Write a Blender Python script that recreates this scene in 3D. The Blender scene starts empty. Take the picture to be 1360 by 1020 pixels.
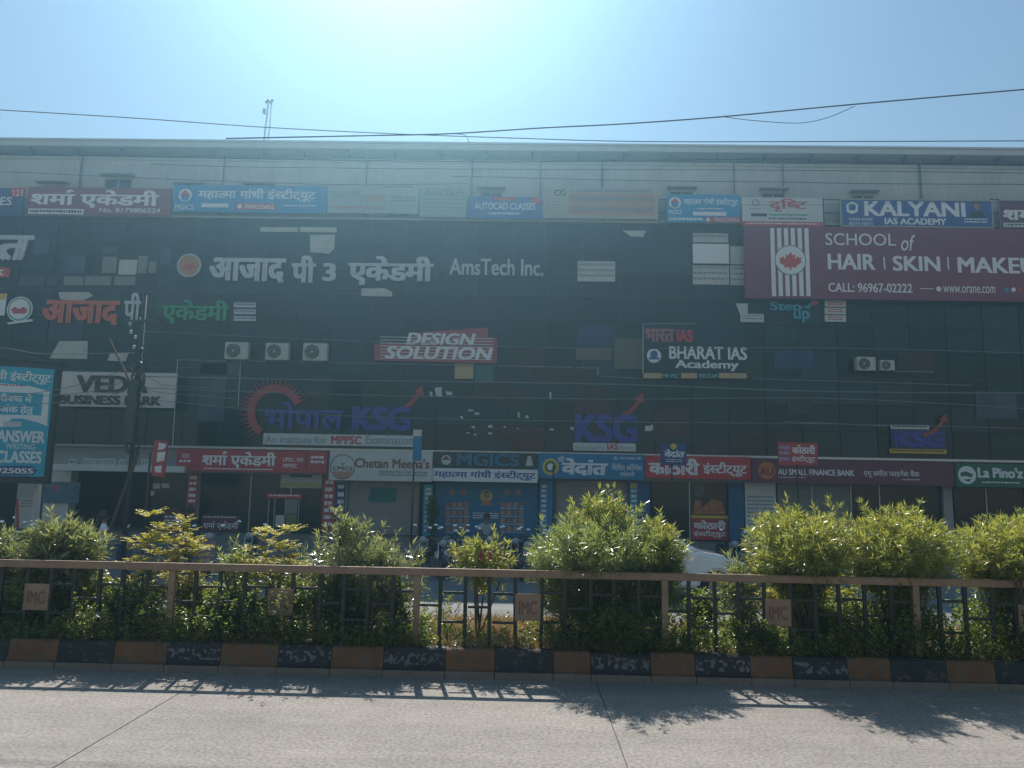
import bpy, bmesh, math, random
import numpy as np
from mathutils import Vector, Matrix

sc = bpy.context.scene
COL = sc.collection
R = math.radians
rnd = random.Random(7)

# ------------------------------------------------------------------ camera
CAM_H, PITCH, YAW, ROLL, FPX = 2.3, 7.8, 1.1, 1.06, 1020.0
cam_d = bpy.data.cameras.new('camera'); cam = bpy.data.objects.new('camera', cam_d); COL.objects.link(cam)
cam_d.sensor_width = 36; cam_d.lens = 36 * FPX / 1360; cam_d.clip_start = .1; cam_d.clip_end = 2000
CR = (Matrix.Rotation(R(YAW), 3, 'Z') @ Matrix.Rotation(R(90 + PITCH), 3, 'X') @ Matrix.Rotation(R(ROLL), 3, 'Z'))
cam.matrix_world = Matrix.Translation((0, 0, CAM_H)) @ CR.to_4x4()
sc.camera = cam
# ------------------------------------------------------------------ sky and sun
SUN_EL, SUN_AZ = 46, -11
w = bpy.data.worlds.new('World'); sc.world = w; w.use_nodes = True
nt = w.node_tree; bg = nt.nodes['Background']
sky = nt.nodes.new('ShaderNodeTexSky'); sky.sky_type = 'NISHITA'; sky.sun_disc = False
sky.sun_elevation = R(SUN_EL); sky.sun_rotation = R(SUN_AZ); sky.dust_density = .12; sky.air_density = 1.7; sky.ozone_density = 3.0
nt.links.new(sky.outputs[0], bg.inputs[0]); bg.inputs[1].default_value = 0.064
sl = bpy.data.lights.new('sun', 'SUN'); sun = bpy.data.objects.new('sun', sl); COL.objects.link(sun)
sl.energy = 5.0; sl.angle = R(.55); sl.color = (1, .93, .84)
sdir = Vector((math.sin(R(SUN_AZ)) * math.cos(R(SUN_EL)), math.cos(R(SUN_AZ)) * math.cos(R(SUN_EL)), math.sin(R(SUN_EL))))
sun.rotation_euler = sdir.to_track_quat('Z', 'Y').to_euler()
sc.view_settings.view_transform = 'Standard'; sc.view_settings.look = 'None'
sc.view_settings.exposure = 0.5; sc.view_settings.gamma = 1; sc.view_settings.use_curve_mapping = False
HAZE = 0.0044

# ------------------------------------------------------------------ projection helpers (reading places off the photograph)
def ray(x, y):
    return CR @ Vector(((x - 680) / FPX, -(y - 510) / FPX, -1))
def onY(x, y, Y):
    d = ray(x, y); t = Y / d.y; return d.x * t, CAM_H + d.z * t
def onZ(x, y, Z=0):
    d = ray(x, y); t = (Z - CAM_H) / d.z; return d.x * t, d.y * t

# ------------------------------------------------------------------ materials
MATS = {}
def mat(name, col, rough=.6, metal=0., var=.12, scale=6., bump=0., spec=.5, var2=0., coat=0., bscale=None, stretch=None):
    if name in MATS: return MATS[name]
    m = bpy.data.materials.new(name); m.use_nodes = True; MATS[name] = m
    t = m.node_tree; p = t.nodes['Principled BSDF']; L = t.links.new
    p.inputs['Roughness'].default_value = rough; p.inputs['Metallic'].default_value = metal
    p.inputs['Specular IOR Level'].default_value = spec; p.inputs['Coat Weight'].default_value = coat
    tc = t.nodes.new('ShaderNodeTexCoord'); src = tc.outputs['Object']
    if stretch:
        mp = t.nodes.new('ShaderNodeMapping'); mp.inputs['Scale'].default_value = stretch
        L(src, mp.inputs['Vector']); src = mp.outputs[0]
    n = t.nodes.new('ShaderNodeTexNoise'); n.inputs['Scale'].default_value = scale; n.inputs['Detail'].default_value = 6; n.inputs['Roughness'].default_value = .65
    L(src, n.inputs['Vector'])
    mr = t.nodes.new('ShaderNodeMapRange'); mr.inputs['From Min'].default_value = .25; mr.inputs['From Max'].default_value = .75
    mr.inputs['To Min'].default_value = 1 - var; mr.inputs['To Max'].default_value = 1 + var; L(n.outputs['Fac'], mr.inputs['Value'])
    mul = t.nodes.new('ShaderNodeVectorMath'); mul.operation = 'SCALE'; mul.inputs[0].default_value = col[:3]; L(mr.outputs[0], mul.inputs['Scale'])
    out = mul.outputs[0]
    if var2:
        n2 = t.nodes.new('ShaderNodeTexNoise'); n2.inputs['Scale'].default_value = scale * 9; n2.inputs['Detail'].default_value = 3; L(src, n2.inputs['Vector'])
        m2 = t.nodes.new('ShaderNodeMapRange'); m2.inputs['From Min'].default_value = .3; m2.inputs['From Max'].default_value = .7
        m2.inputs['To Min'].default_value = 1 - var2; m2.inputs['To Max'].default_value = 1 + var2; L(n2.outputs['Fac'], m2.inputs['Value'])
        mu2 = t.nodes.new('ShaderNodeVectorMath'); mu2.operation = 'SCALE'; L(out, mu2.inputs[0]); L(m2.outputs[0], mu2.inputs['Scale']); out = mu2.outputs[0]
    L(out, p.inputs['Base Color'])
    if bump:
        b = t.nodes.new('ShaderNodeBump'); b.inputs['Strength'].default_value = bump; b.inputs['Distance'].default_value = .02
        nb = t.nodes.new('ShaderNodeTexNoise'); nb.inputs['Scale'].default_value = bscale or scale * 8; nb.inputs['Detail'].default_value = 5
        L(src, nb.inputs['Vector']); L(nb.outputs['Fac'], b.inputs['Height']); L(b.outputs[0], p.inputs['Normal'])
    return m

def leaf_mat(name, c1, c2, trans, tw=.4, rough=.38):
    if name in MATS: return MATS[name]
    m = bpy.data.materials.new(name); m.use_nodes = True; MATS[name] = m
    t = m.node_tree; p = t.nodes['Principled BSDF']; L = t.links.new; o = t.nodes['Material Output']
    g = t.nodes.new('ShaderNodeNewGeometry')
    r = t.nodes.new('ShaderNodeValToRGB'); r.color_ramp.elements[0].color = (*c1, 1); r.color_ramp.elements[1].color = (*c2, 1)
    L(g.outputs['Random Per Island'], r.inputs[0]); L(r.outputs[0], p.inputs['Base Color'])
    p.inputs['Roughness'].default_value = rough; p.inputs['Specular IOR Level'].default_value = .55
    tr = t.nodes.new('ShaderNodeBsdfTranslucent')
    mu = t.nodes.new('ShaderNodeMix'); mu.data_type = 'RGBA'; mu.inputs[6].default_value = (*trans, 1); mu.inputs[7].default_value = (trans[0] * 1.5, trans[1] * 1.1, trans[2], 1)
    L(g.outputs['Random Per Island'], mu.inputs[0]); L(mu.outputs[2], tr.inputs[0])
    mx = t.nodes.new('ShaderNodeMixShader'); mx.inputs[0].default_value = tw
    L(p.outputs[0], mx.inputs[1]); L(tr.outputs[0], mx.inputs[2]); L(mx.outputs[0], o.inputs[0])
    return m

M_white = mat('painted_white', (.62, .63, .62), .5, scale=2, var=.08)
M_offw = mat('faded_white_vinyl', (.55, .57, .56), .55, scale=1.6, var=.12)
M_print = mat('white_print', (.75, .76, .77), .5, var=.04)
M_red = mat('red_vinyl', (.42, .035, .04), .5, scale=1.3, var=.15)
M_redp = mat('red_print', (.5, .03, .04), .5)
M_maroon = mat('maroon_vinyl', (.2, .028, .075), .5, scale=1.3, var=.12)
M_wine = mat('wine_vinyl', (.13, .02, .05), .45, scale=1.3, var=.12)
M_blue = mat('sky_blue_vinyl', (.03, .24, .48), .5, scale=1.3, var=.12)
M_teal = mat('teal_vinyl', (.0, .36, .5), .45, scale=1.3, var=.1)
M_navy = mat('navy_vinyl', (.02, .045, .17), .5, scale=1.3, var=.12)
M_royal = mat('royal_blue_vinyl', (.03, .08, .3), .5, scale=1.3, var=.12)
M_green = mat('green_vinyl', (.01, .12, .06), .5, scale=1.3, var=.12)
M_greenp = mat('green_print', (.02, .28, .1), .5)
M_cyanp = mat('cyan_print', (.03, .3, .45), .45)
M_orange = mat('orange_print', (.55, .2, .05), .5)
M_orred = mat('orange_red_acrylic', (.6, .09, .03), .45)
M_blackp = mat('black_print', (.02, .02, .022), .5)
M_greyp = mat('grey_print', (.22, .23, .25), .5)
M_pale = mat('pale_faded_vinyl', (.36, .42, .4), .6, scale=1.5, var=.1)
M_beige = mat('beige_vinyl', (.4, .37, .3), .6, scale=1.5, var=.1)
M_salmon = mat('salmon_print', (.45, .24, .17), .6)
M_yellow = mat('yellow_vinyl', (.6, .45, .05), .5)
M_tan = mat('tan_strip', (.48, .34, .18), .55, scale=3)
M_blueled = mat('violet_blue_acrylic', (.03, .025, .28), .4)
M_letter = mat('grey_white_acrylic_letters', (.5, .53, .56), .4, scale=4)
M_metal = mat('galvanised_metal', (.38, .39, .4), .45, .7, scale=8)
M_dmetal = mat('dark_painted_steel', (.03, .035, .04), .5, .2, scale=8)
M_skin = mat('skin', (.22, .11, .07), .55)
M_skinp = mat('skin_print', (.35, .17, .11), .55)

# facade glass: very dark, glossy
def glass(name, c, rough=.06):
    m = mat(name, c, rough, 0, .55, 1.6, spec=.24, stretch=(1, 1, .3), bump=.02, bscale=1.2); return m
G = [glass('glass_black', (.004, .009, .015)), glass('glass_blue_black', (.008, .018, .034)), glass('glass_teal_black', (.005, .02, .025)),
     glass('glass_maroon_black', (.04, .012, .02), .12), glass('glass_curtained', (.022, .034, .05), .2)]
G_lite = glass('glass_lighter_blue', (.05, .065, .095), .2)  # lighter blue glass for the upper windows and odd panes
G_blue = glass('glass_blue_film', (.02, .045, .12), .2)
G_shop = glass('shop_glass_dark', (.012, .022, .024), .08)
G_green = glass('shop_glass_green', (.012, .035, .028), .1)
M_wall = mat('weathered_plaster', (.45, .45, .44), .85, scale=.6, var=.16, var2=.06, bump=.15, stretch=(1.5, 1, .35))
M_plas = mat('grey_plaster', (.38, .38, .37), .85, scale=.8, var=.15, bump=.15)
M_roof = mat('roof_sheet', (.48, .49, .5), .6, .2, scale=1.2, var=.1)
M_soffit = mat('soffit_grey', (.36, .37, .37), .8)
M_mull = mat('mullion_dark', (.035, .04, .048), .5, .3)
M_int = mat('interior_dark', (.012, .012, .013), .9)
M_shutter = mat('rolling_shutter_steel', (.36, .33, .31), .6, .1, scale=3, var=.15)
M_white_in = mat('exposed_white_board', (.5, .5, .46), .8, scale=3, var=.2, var2=.1)

for m_ in list(bpy.data.materials):
    if 'vinyl' in m_.name:
        t_ = m_.node_tree; b_ = t_.nodes.new('ShaderNodeBump'); b_.inputs['Strength'].default_value = .55; b_.inputs['Distance'].default_value = .06
        n_ = t_.nodes.new('ShaderNodeTexNoise'); n_.inputs['Scale'].default_value = 1.7; n_.inputs['Detail'].default_value = 3; n_.inputs['Distortion'].default_value = 1.2
        tc_ = t_.nodes.new('ShaderNodeTexCoord'); t_.links.new(tc_.outputs['Object'], n_.inputs['Vector']); t_.links.new(n_.outputs['Fac'], b_.inputs['Height']); t_.links.new(b_.outputs[0], t_.nodes['Principled BSDF'].inputs['Normal'])

# ------------------------------------------------------------------ object helpers
def link(o, parent=None):
    COL.objects.link(o)
    if parent: o.parent = parent
    return o
def tag(o, label=None, cat=None, group=None, kind=None):
    if label: o['label'] = label
    if cat: o['category'] = cat
    if group: o['group'] = group
    if kind: o['kind'] = kind
    return o
def empty(name, loc=(0, 0, 0), rz=0, label=None, cat=None, group=None, kind=None):
    o = bpy.data.objects.new(name, None); o.location = loc; o.rotation_euler = (0, 0, rz); o.empty_display_size = .1
    link(o); return tag(o, label, cat, group, kind)

class MB:
    def __init__(s): s.v = []; s.f = []; s.m = []
    def add(s, vs, fs, m=0):
        b = len(s.v); s.v += [tuple(v) for v in vs]; s.f += [tuple(i + b for i in f) for f in fs]; s.m += [m] * len(fs); return s
    def box(s, x0, x1, y0, y1, z0, z1, m=0):
        vs = [(x, y, z) for x in (x0, x1) for y in (y0, y1) for z in (z0, z1)]
        return s.add(vs, [(0, 1, 3, 2), (4, 6, 7, 5), (0, 4, 5, 1), (2, 3, 7, 6), (0, 2, 6, 4), (1, 5, 7, 3)], m)
    def prism(s, pts, a0, a1, axis='y', m=0):
        # pts: 2D (u,v); axis the extrusion axis
        n = len(pts)
        def mk(u, v, a): return {'y': (u, a, v), 'x': (a, u, v), 'z': (u, v, a)}[axis]
        area = sum(pts[i][0] * pts[(i + 1) % n][1] - pts[(i + 1) % n][0] * pts[i][1] for i in range(n))
        vs = [mk(u, v, a0) for u, v in pts] + [mk(u, v, a1) for u, v in pts]
        fs = [tuple(range(n)), tuple(reversed(range(n, 2 * n)))] + [(i, i + n, (i + 1) % n + n, (i + 1) % n) for i in range(n)]
        flip = (area < 0) != (axis == 'y' or False)
        if axis == 'y': flip = area < 0
        else: flip = area > 0
        if flip: fs = [tuple(reversed(f)) for f in fs]
        return s.add(vs, fs, m)
    def tube(s, pts, r, n=6, m=0, cap=True):
        pts = [Vector(p) for p in pts]; rs = r if isinstance(r, (list, tuple)) else [r] * len(pts)
        b = len(s.v); up = None
        for i, p in enumerate(pts):
            d = (pts[min(i + 1, len(pts) - 1)] - pts[max(i - 1, 0)]).normalized()
            if up is None: up = Vector((0, 0, 1)) if abs(d.z) < .9 else Vector((1, 0, 0))
            a = d.cross(up).normalized(); c = a.cross(d).normalized(); up = c
            for k in range(n):
                t = 2 * math.pi * k / n; s.v.append(tuple(p + (a * math.cos(t) + c * math.sin(t)) * rs[i]))
        for i in range(len(pts) - 1):
            for k in range(n):
                s.f.append((b + i * n + k, b + i * n + (k + 1) % n, b + (i + 1) * n + (k + 1) % n, b + (i + 1) * n + k)); s.m.append(m)
        if cap:
            s.f.append(tuple(b + k for k in reversed(range(n)))); s.m.append(m)
            s.f.append(tuple(b + (len(pts) - 1) * n + k for k in range(n))); s.m.append(m)
        return s
    def lathe(s, prof, c, axis='y', n=20, m=0):
        # prof: list (r, a) along axis through c
        b = len(s.v); c = Vector(c)
        for r, a in prof:
            for k in range(n):
                t = 2 * math.pi * k / n; u, v = r * math.cos(t), r * math.sin(t)
                o = {'y': (u, a, v), 'x': (a, u, v), 'z': (u, v, a)}[axis]; s.v.append(tuple(c + Vector(o)))
        for i in range(len(prof) - 1):
            for k in range(n):
                s.f.append((b + i * n + k, b + (i + 1) * n + k, b + (i + 1) * n + (k + 1) % n, b + i * n + (k + 1) % n)); s.m.append(m)
        return s
    def ellip(s, c, r, m=0, n=12, h=8):
        b = len(s.v)
        for i in range(h + 1):
            a = math.pi * i / h
            for k in range(n):
                t = 2 * math.pi * k / n
                s.v.append((c[0] + r[0] * math.sin(a) * math.cos(t), c[1] + r[1] * math.sin(a) * math.sin(t), c[2] + r[2] * math.cos(a)))
        for i in range(h):
            for k in range(n):
                s.f.append((b + i * n + k, b + (i + 1) * n + k, b + (i + 1) * n + (k + 1) % n, b + i * n + (k + 1) % n)); s.m.append(m)
        return s
    def build(s, name, mats, parent=None, local=False, smooth=False, bevel=0, bseg=2, fix=True, origin=None):
        mats = mats if isinstance(mats, (list, tuple)) else [mats]
        me = bpy.data.meshes.new(name)
        if parent is not None: off = Vector((0, 0, 0)) if local else parent.location.copy()
        else:
            xs = [v[0] for v in s.v]; ys = [v[1] for v in s.v]; zs = [v[2] for v in s.v]
            off = Vector(origin) if origin is not None else Vector(((min(xs) + max(xs)) / 2, (min(ys) + max(ys)) / 2, min(zs)))
        me.from_pydata([tuple(Vector(v) - off) for v in s.v], [], s.f)
        for mm in mats: me.materials.append(mm)
        me.polygons.foreach_set('material_index', s.m)
        if fix or bevel:
            bm = bmesh.new(); bm.from_mesh(me)
            if smooth: bmesh.ops.remove_doubles(bm, verts=bm.verts, dist=1e-5)
            if fix: bmesh.ops.recalc_face_normals(bm, faces=bm.faces)
            if bevel:
                ed = [e for e in bm.edges if len(e.link_faces) == 2 and e.calc_face_angle(0) > .5]
                bmesh.ops.bevel(bm, geom=ed, offset=bevel, segments=bseg, affect='EDGES', clamp_overlap=True)
            bm.to_mesh(me); bm.free()
        if smooth: me.polygons.foreach_set('use_smooth', [True] * len(me.polygons))
        o = bpy.data.objects.new(name, me); link(o, parent)
        if parent is None: o.location = off
        return o

def copy_tree(o, parent=None):
    c = o.copy(); COL.objects.link(c)
    if parent: c.parent = parent
    for ch in list(o.children): copy_tree(ch, c)
    return c

# ------------------------------------------------------------------ lettering engine (built-in font, own cluster layout)
_gl = {}
def _eval_text(body, ext):
    c = bpy.data.curves.new('tmp_text', 'FONT'); c.body = body; c.resolution_u = 3
    c.fill_mode = 'BOTH' if ext else 'FRONT'; c.extrude = .5 if ext else 0
    o = bpy.data.objects.new('tmp_text', c); COL.objects.link(o); bpy.context.view_layer.update()
    dg = bpy.context.evaluated_depsgraph_get(); me = bpy.data.meshes.new_from_object(o.evaluated_get(dg))
    v = np.array([x.co[:] for x in me.vertices]).reshape(-1, 3); f = [tuple(p.vertices) for p in me.polygons]
    bpy.data.objects.remove(o); bpy.data.curves.remove(c); bpy.data.meshes.remove(me)
    return v, f
_HH = None
def glyph(ch, ext):
    global _HH
    k = (ch, ext)
    if k not in _gl:
        if _HH is None: _HH = _eval_text('HH', False)[0][:, 0].max()
        adv = _eval_text('H' + ch + 'H', False)[0][:, 0].max() - _HH
        v, f = _eval_text(ch, ext) if ch.strip() else (np.zeros((0, 3)), [])
        _gl[k] = (v, f, adv)
    return _gl[k]
def half_glyph(ch, ext):
    k = ('half', ch, ext)
    if k not in _gl:
        v, f, adv = glyph(ch, ext)
        cut = v[:, 0].max() - .155
        bm = bmesh.new(); vs = [bm.verts.new(tuple(p)) for p in v]
        for q in f:
            try: bm.faces.new([vs[i] for i in q])
            except ValueError: pass
        bmesh.ops.bisect_plane(bm, geom=bm.verts[:] + bm.edges[:] + bm.faces[:], plane_co=(cut, 0, 0), plane_no=(1, 0, 0), clear_outer=True)
        bm.verts.index_update(); v2 = np.array([x.co[:] for x in bm.verts]).reshape(-1, 3); f2 = [tuple(x.index for x in q.verts) for q in bm.faces]; bm.free()
        _gl[k] = (v2, f2, cut)
    return _gl[k]
MARKS = set('ािीुूृेैोौंँः्ॅॉ़')
def layout(s, ext=False):
    cl = []; x = 0.0; join = False; i = 0; reph = False; pend = None
    chars = list(s)
    # reorder the short i sign before its consonant cluster
    out = []
    for ch in chars:
        if ch == 'ि':
            j = len(out) - 1
            while j - 2 >= 0 and out[j - 1] == '्': j -= 2
            out.insert(j, ch)
        else: out.append(ch)
    chars = out
    def put(v, f, new):
        v = v.copy()
        if len(v): v[:, 0] += x
        if new or not cl: cl.append([])
        if len(v): cl[-1].append((v, f))
    while i < len(chars):
        ch = chars[i]; nx = chars[i + 1] if i + 1 < len(chars) else ''; n2 = chars[i + 2] if i + 2 < len(chars) else ''
        if ch == 'र' and nx == '्' and n2.strip(): reph = True; i += 2; continue
        if ch in 'तसनमलशषथधगकपव' and nx == '्' and n2.strip():
            v, f, a = half_glyph(ch, ext); put(v, f, not join); x += a; join = True; i += 2; continue
        v, f, a = glyph(ch, ext)
        new = not (ch in MARKS or join) or ch == 'ि'
        put(v, f, new); x += a; join = False
        if ch == 'ि': join = True
        if ch == '्' and nx.strip(): join = True
        if reph and not (nx in MARKS and nx):
            # the hook above the head line
            cx, cz, r0, r1 = x - .13, .80, .055, .105
            pts = [(cx + r * math.cos(t), cz + r * math.sin(t)) for r, seq in ((r1, range(0, 7)), (r0, range(6, -1, -1))) for t in [math.pi * (1.35 - k * .21) for k in seq]]
            if ext: 
                n = len(pts); vv = np.array([(a_, b_, .5) for a_, b_ in pts] + [(a_, b_, -.5) for a_, b_ in pts])
                ff = [(k, k + 1, 12 - k, 13 - k) for k in range(6)] + [(k + 14, 27 - k, 26 - k, k + 15) for k in range(6)] + [(k, (k + 1) % n, (k + 1) % n + n, k + n) for k in range(n)]
            else: vv = np.array([(a_, b_, 0) for a_, b_ in pts]); ff = [(k + 1, k, 13 - k, 12 - k) for k in range(6)]
            cl[-1].append((vv, ff)); reph = False
        i += 1
    return [c for c in cl if c]

class Sign:
    """A thing on an upright plane: local u across, v up, w towards the viewer."""
    def __init__(s, name, label, cat, Y, anchor=None, phi=0, group=None, root=None):
        s.phi = R(phi); s.n = Vector((math.sin(s.phi), -math.cos(s.phi), 0)); s.u = Vector((math.cos(s.phi), math.sin(s.phi), 0))
        if root is not None: s.root = root; s.o = Vector((root.location.x, Y, root.location.z)); s.dy = Y - root.location.y
        else:
            X, Z = onY(anchor[0], anchor[1], Y); s.o = Vector((X, Y, Z)); s.dy = 0
            s.root = empty(name, s.o, s.phi, label, cat, group)
    def pt(s, x, y):
        d = ray(x, y); c = Vector((0, 0, CAM_H)); t = (s.o - c).dot(s.n) / d.dot(s.n); p = c + d * t - s.o
        return p.dot(s.u), p.z
    def rect(s, r):
        xm, ym = (r[0] + r[2]) / 2, (r[1] + r[3]) / 2
        return s.pt(r[0], ym)[0], s.pt(r[2], ym)[0], s.pt(xm, r[3])[1], s.pt(xm, r[1])[1]
    def board(s, r, m, d=.06, w=0., name='board', bevel=0, frame=None, fw=.05):
        u0, u1, v0, v1 = s.rect(r)
        o = MB().box(u0, u1, -w - d + s.dy, -w + s.dy, v0, v1).build(name, m, s.root, True, bevel=bevel)
        if frame:
            b = MB(); e = fw; yy0, yy1 = -w - d - .015 + s.dy, -w + s.dy
            b.box(u0 - e, u1 + e, yy0, yy1, v1 + .001, v1 + e); b.box(u0 - e, u1 + e, yy0, yy1, v0 - e, v0 - .001)
            b.box(u0 - e, u0 - .001, yy0, yy1, v0, v1); b.box(u1 + .001, u1 + e, yy0, yy1, v0, v1)
            b.build('frame', frame, s.root, True)
        return o
    def text(s, body, r, m, w=.064, bold=0., ext=0., letters=False, shear=0., name='lettering'):
        cl = layout(body, ext > 0)
        allv = np.concatenate([v for c in cl for v, f in c]); allv = allv.copy()
        if shear: allv[:, 0] += allv[:, 1] * shear
        x0, x1, y0, y1 = allv[:, 0].min() - bold, allv[:, 0].max() + bold, allv[:, 1].min() - bold * .5, allv[:, 1].max() + bold * .5
        u0, u1, v0, v1 = s.rect(r); sx, sz = (u1 - u0) / (x1 - x0), (v1 - v0) / (y1 - y0)
        sh = [(0, 0)] if not bold else [(-bold, -bold * .5), (bold, bold * .5), (-bold, bold * .5), (bold, -bold * .5)]
        mb = MB(); objs = []
        for c in cl:
            if letters: mb = MB()
            for v, f in c:
                for k, (dx, dz) in enumerate(sh):
                    q = v.copy()
                    if shear: q[:, 0] += q[:, 1] * shear
                    P = np.empty_like(q); P[:, 0] = u0 + (q[:, 0] + dx - x0) * sx; P[:, 2] = v0 + (q[:, 1] + dz - y0) * sz
                    P[:, 1] = -w - k * .0012 - (q[:, 2] + .5) * ext + s.dy if ext else -w - k * .0006 + s.dy
                    mb.add(P.tolist(), f)
            if letters: objs.append(mb.build('letter', m, s.root, True, fix=False))
        if not letters: objs.append(mb.build(name, m, s.root, True, fix=False))
        return objs
    def lines(s, r, m, rows=3, w=.064, seed=1, fill=.55, lo=.04, hi=.16, name='small_print'):
        q = random.Random(seed); u0, u1, v0, v1 = s.rect(r); mb = MB(); hgt = (v1 - v0) / rows
        for k in range(rows):
            top = v1 - k * hgt; u = u0
            while u < u1 - .01:
                l = min(q.uniform(lo, hi), u1 - u); zz = top - hgt * fill * q.uniform(.85, 1.1)
                mb.add([(u, -w + s.dy, zz), (u + l, -w + s.dy, zz), (u + l, -w + s.dy, top), (u, -w + s.dy, top)], [(0, 1, 2, 3)]); u += l + q.uniform(.02, .045)
        o = mb.build(name, m, s.root, True, fix=False); o['kind'] = 'stuff'; return o
    def poly(s, pts, m, w=.064, d=.004, name='emblem'):
        q = [s.pt(*p) for p in pts]
        return MB().prism(q, -w - d + s.dy, -w + s.dy, 'y').build(name, m, s.root, True)
    def disc(s, x, y, r, m, w=.064, d=.004, ring=None, name='emblem', ry=None):
        u, v = s.pt(x, y); e = abs(s.pt(x + r, y)[0] - u); ev = e * (ry / r if ry else 1)
        if ring:
            mb = MB(); n = 28; i0 = e * ring
            for k in range(n):
                a, b = 2 * math.pi * k / n, 2 * math.pi * (k + 1) / n
                P = [(u + rr * math.cos(t), v + rr * math.sin(t)) for rr, t in ((i0, a), (e, a), (e, b), (i0, b))]
                mb.add([(p[0], -w - d + s.dy, p[1]) for p in P], [(0, 1, 2, 3)])
                mb.add([(p[0], -w - d + s.dy, p[1]) for p in P[1:3]] + [(p[0], -w + s.dy, p[1]) for p in P[2:0:-1]], [(0, 3, 2, 1)])
            return mb.build(name, m, s.root, True)
        return MB().prism([(u + e * math.cos(2 * math.pi * k / 24), v + ev * math.sin(2 * math.pi * k / 24)) for k in range(24)], -w - d + s.dy, -w + s.dy, 'y').build(name, m, s.root, True)

#@@STRUCTURE
# ================================================================== GROUND
KY = 9.74            # front face of the median kerb
def conc_mat():
    m = mat('road_concrete', (.262, .238, .212), .88, scale=.35, var=.2, var2=.07, bump=.25, bscale=60)
    t = m.node_tree; L = t.links.new; p = t.nodes['Principled BSDF']
    v = t.nodes.new('ShaderNodeTexVoronoi'); v.inputs['Scale'].default_value = 42
    n = t.nodes.new('ShaderNodeTexNoise'); n.inputs['Scale'].default_value = 28; n.inputs['Detail'].default_value = 4
    tc = t.nodes.new('ShaderNodeTexCoord'); L(tc.outputs['Object'], v.inputs['Vector']); L(tc.outputs['Object'], n.inputs['Vector'])
    mr = t.nodes.new('ShaderNodeMapRange'); mr.inputs['From Min'].default_value = .0; mr.inputs['From Max'].default_value = .32; mr.inputs['To Min'].default_value = .52; mr.inputs['To Max'].default_value = 1.1
    L(v.outputs['Distance'], mr.inputs['Value'])
    mr2 = t.nodes.new('ShaderNodeMapRange'); mr2.inputs['From Min'].default_value = .35; mr2.inputs['From Max'].default_value = .62; mr2.inputs['To Min'].default_value = .66; mr2.inputs['To Max'].default_value = 1.1
    L(n.outputs['Fac'], mr2.inputs['Value'])
    mm = t.nodes.new('ShaderNodeMath'); mm.operation = 'MULTIPLY'; L(mr.outputs[0], mm.inputs[0]); L(mr2.outputs[0], mm.inputs[1])
    sp = t.nodes.new('ShaderNodeMapping'); sp.inputs['Scale'].default_value = (.12, 1.1, 1); L(tc.outputs['Object'], sp.inputs['Vector'])
    n3 = t.nodes.new('ShaderNodeTexNoise'); n3.inputs['Scale'].default_value = 1.4; n3.inputs['Detail'].default_value = 7; n3.inputs['Roughness'].default_value = .7; L(sp.outputs[0], n3.inputs['Vector'])
    m3 = t.nodes.new('ShaderNodeMapRange'); m3.inputs['From Min'].default_value = .35; m3.inputs['From Max'].default_value = .65; m3.inputs['To Min'].default_value = .84; m3.inputs['To Max'].default_value = 1.08; L(n3.outputs['Fac'], m3.inputs['Value'])
    m4 = t.nodes.new('ShaderNodeMath'); m4.operation = 'MULTIPLY'; L(mm.outputs[0], m4.inputs[0]); L(m3.outputs[0], m4.inputs[1]); mm = m4
    old = p.inputs['Base Color'].links[0].from_socket
    s_ = t.nodes.new('ShaderNodeVectorMath'); s_.operation = 'SCALE'; L(old, s_.inputs[0]); L(mm.outputs[0], s_.inputs['Scale']); L(s_.outputs[0], p.inputs['Base Color'])
    return m
M_conc = conc_mat()
M_asph = mat('far_road_surface', (.17, .175, .18), .85, scale=.5, var=.12, var2=.08, bump=.2, bscale=50)
M_soil = mat('dry_soil', (.2, .16, .11), .95, scale=2, var=.3, var2=.2, bump=.5, bscale=25)
M_pave = mat('forecourt_paving', (.19, .185, .175), .85, scale=1.2, var=.15, var2=.1, bump=.2)
M_joint = mat('joint_sealant', (.11, .1, .09), .9)
g = MB().box(-75, 75, -40, 90, -.2, -.035).build('ground', M_soil); tag(g, kind='structure')
road = empty('road', (0, 4, 0), kind='structure')
slab_mesh = None
for k in range(-12, 13):
    x0 = -3.78 + k * 4.68
    for j, (ya, yb) in enumerate(((-12, KY - 7.4), (KY - 7.392, KY))):
        b = MB().box(x0 + .006, x0 + 4.674, ya, yb, -.03, 0); b.build('road_slab', M_conc, road)
MB().box(-60, 60, -12, KY, -.034, -.012).build('joint_filler', M_joint, road)
r2 = MB().box(-70, 70, 12.35, 24.5, -.03, .0).build('far_road', M_asph); tag(r2, kind='structure')
r3 = MB().box(-70, 70, 24.5, 60, -.03, .12).build('forecourt_pavement', M_pave); tag(r3, kind='structure')
soil = MB().box(-60, 60, KY + .26, 12.14, -.03, .30).build('median_soil', M_soil); tag(soil, kind='structure')

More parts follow.
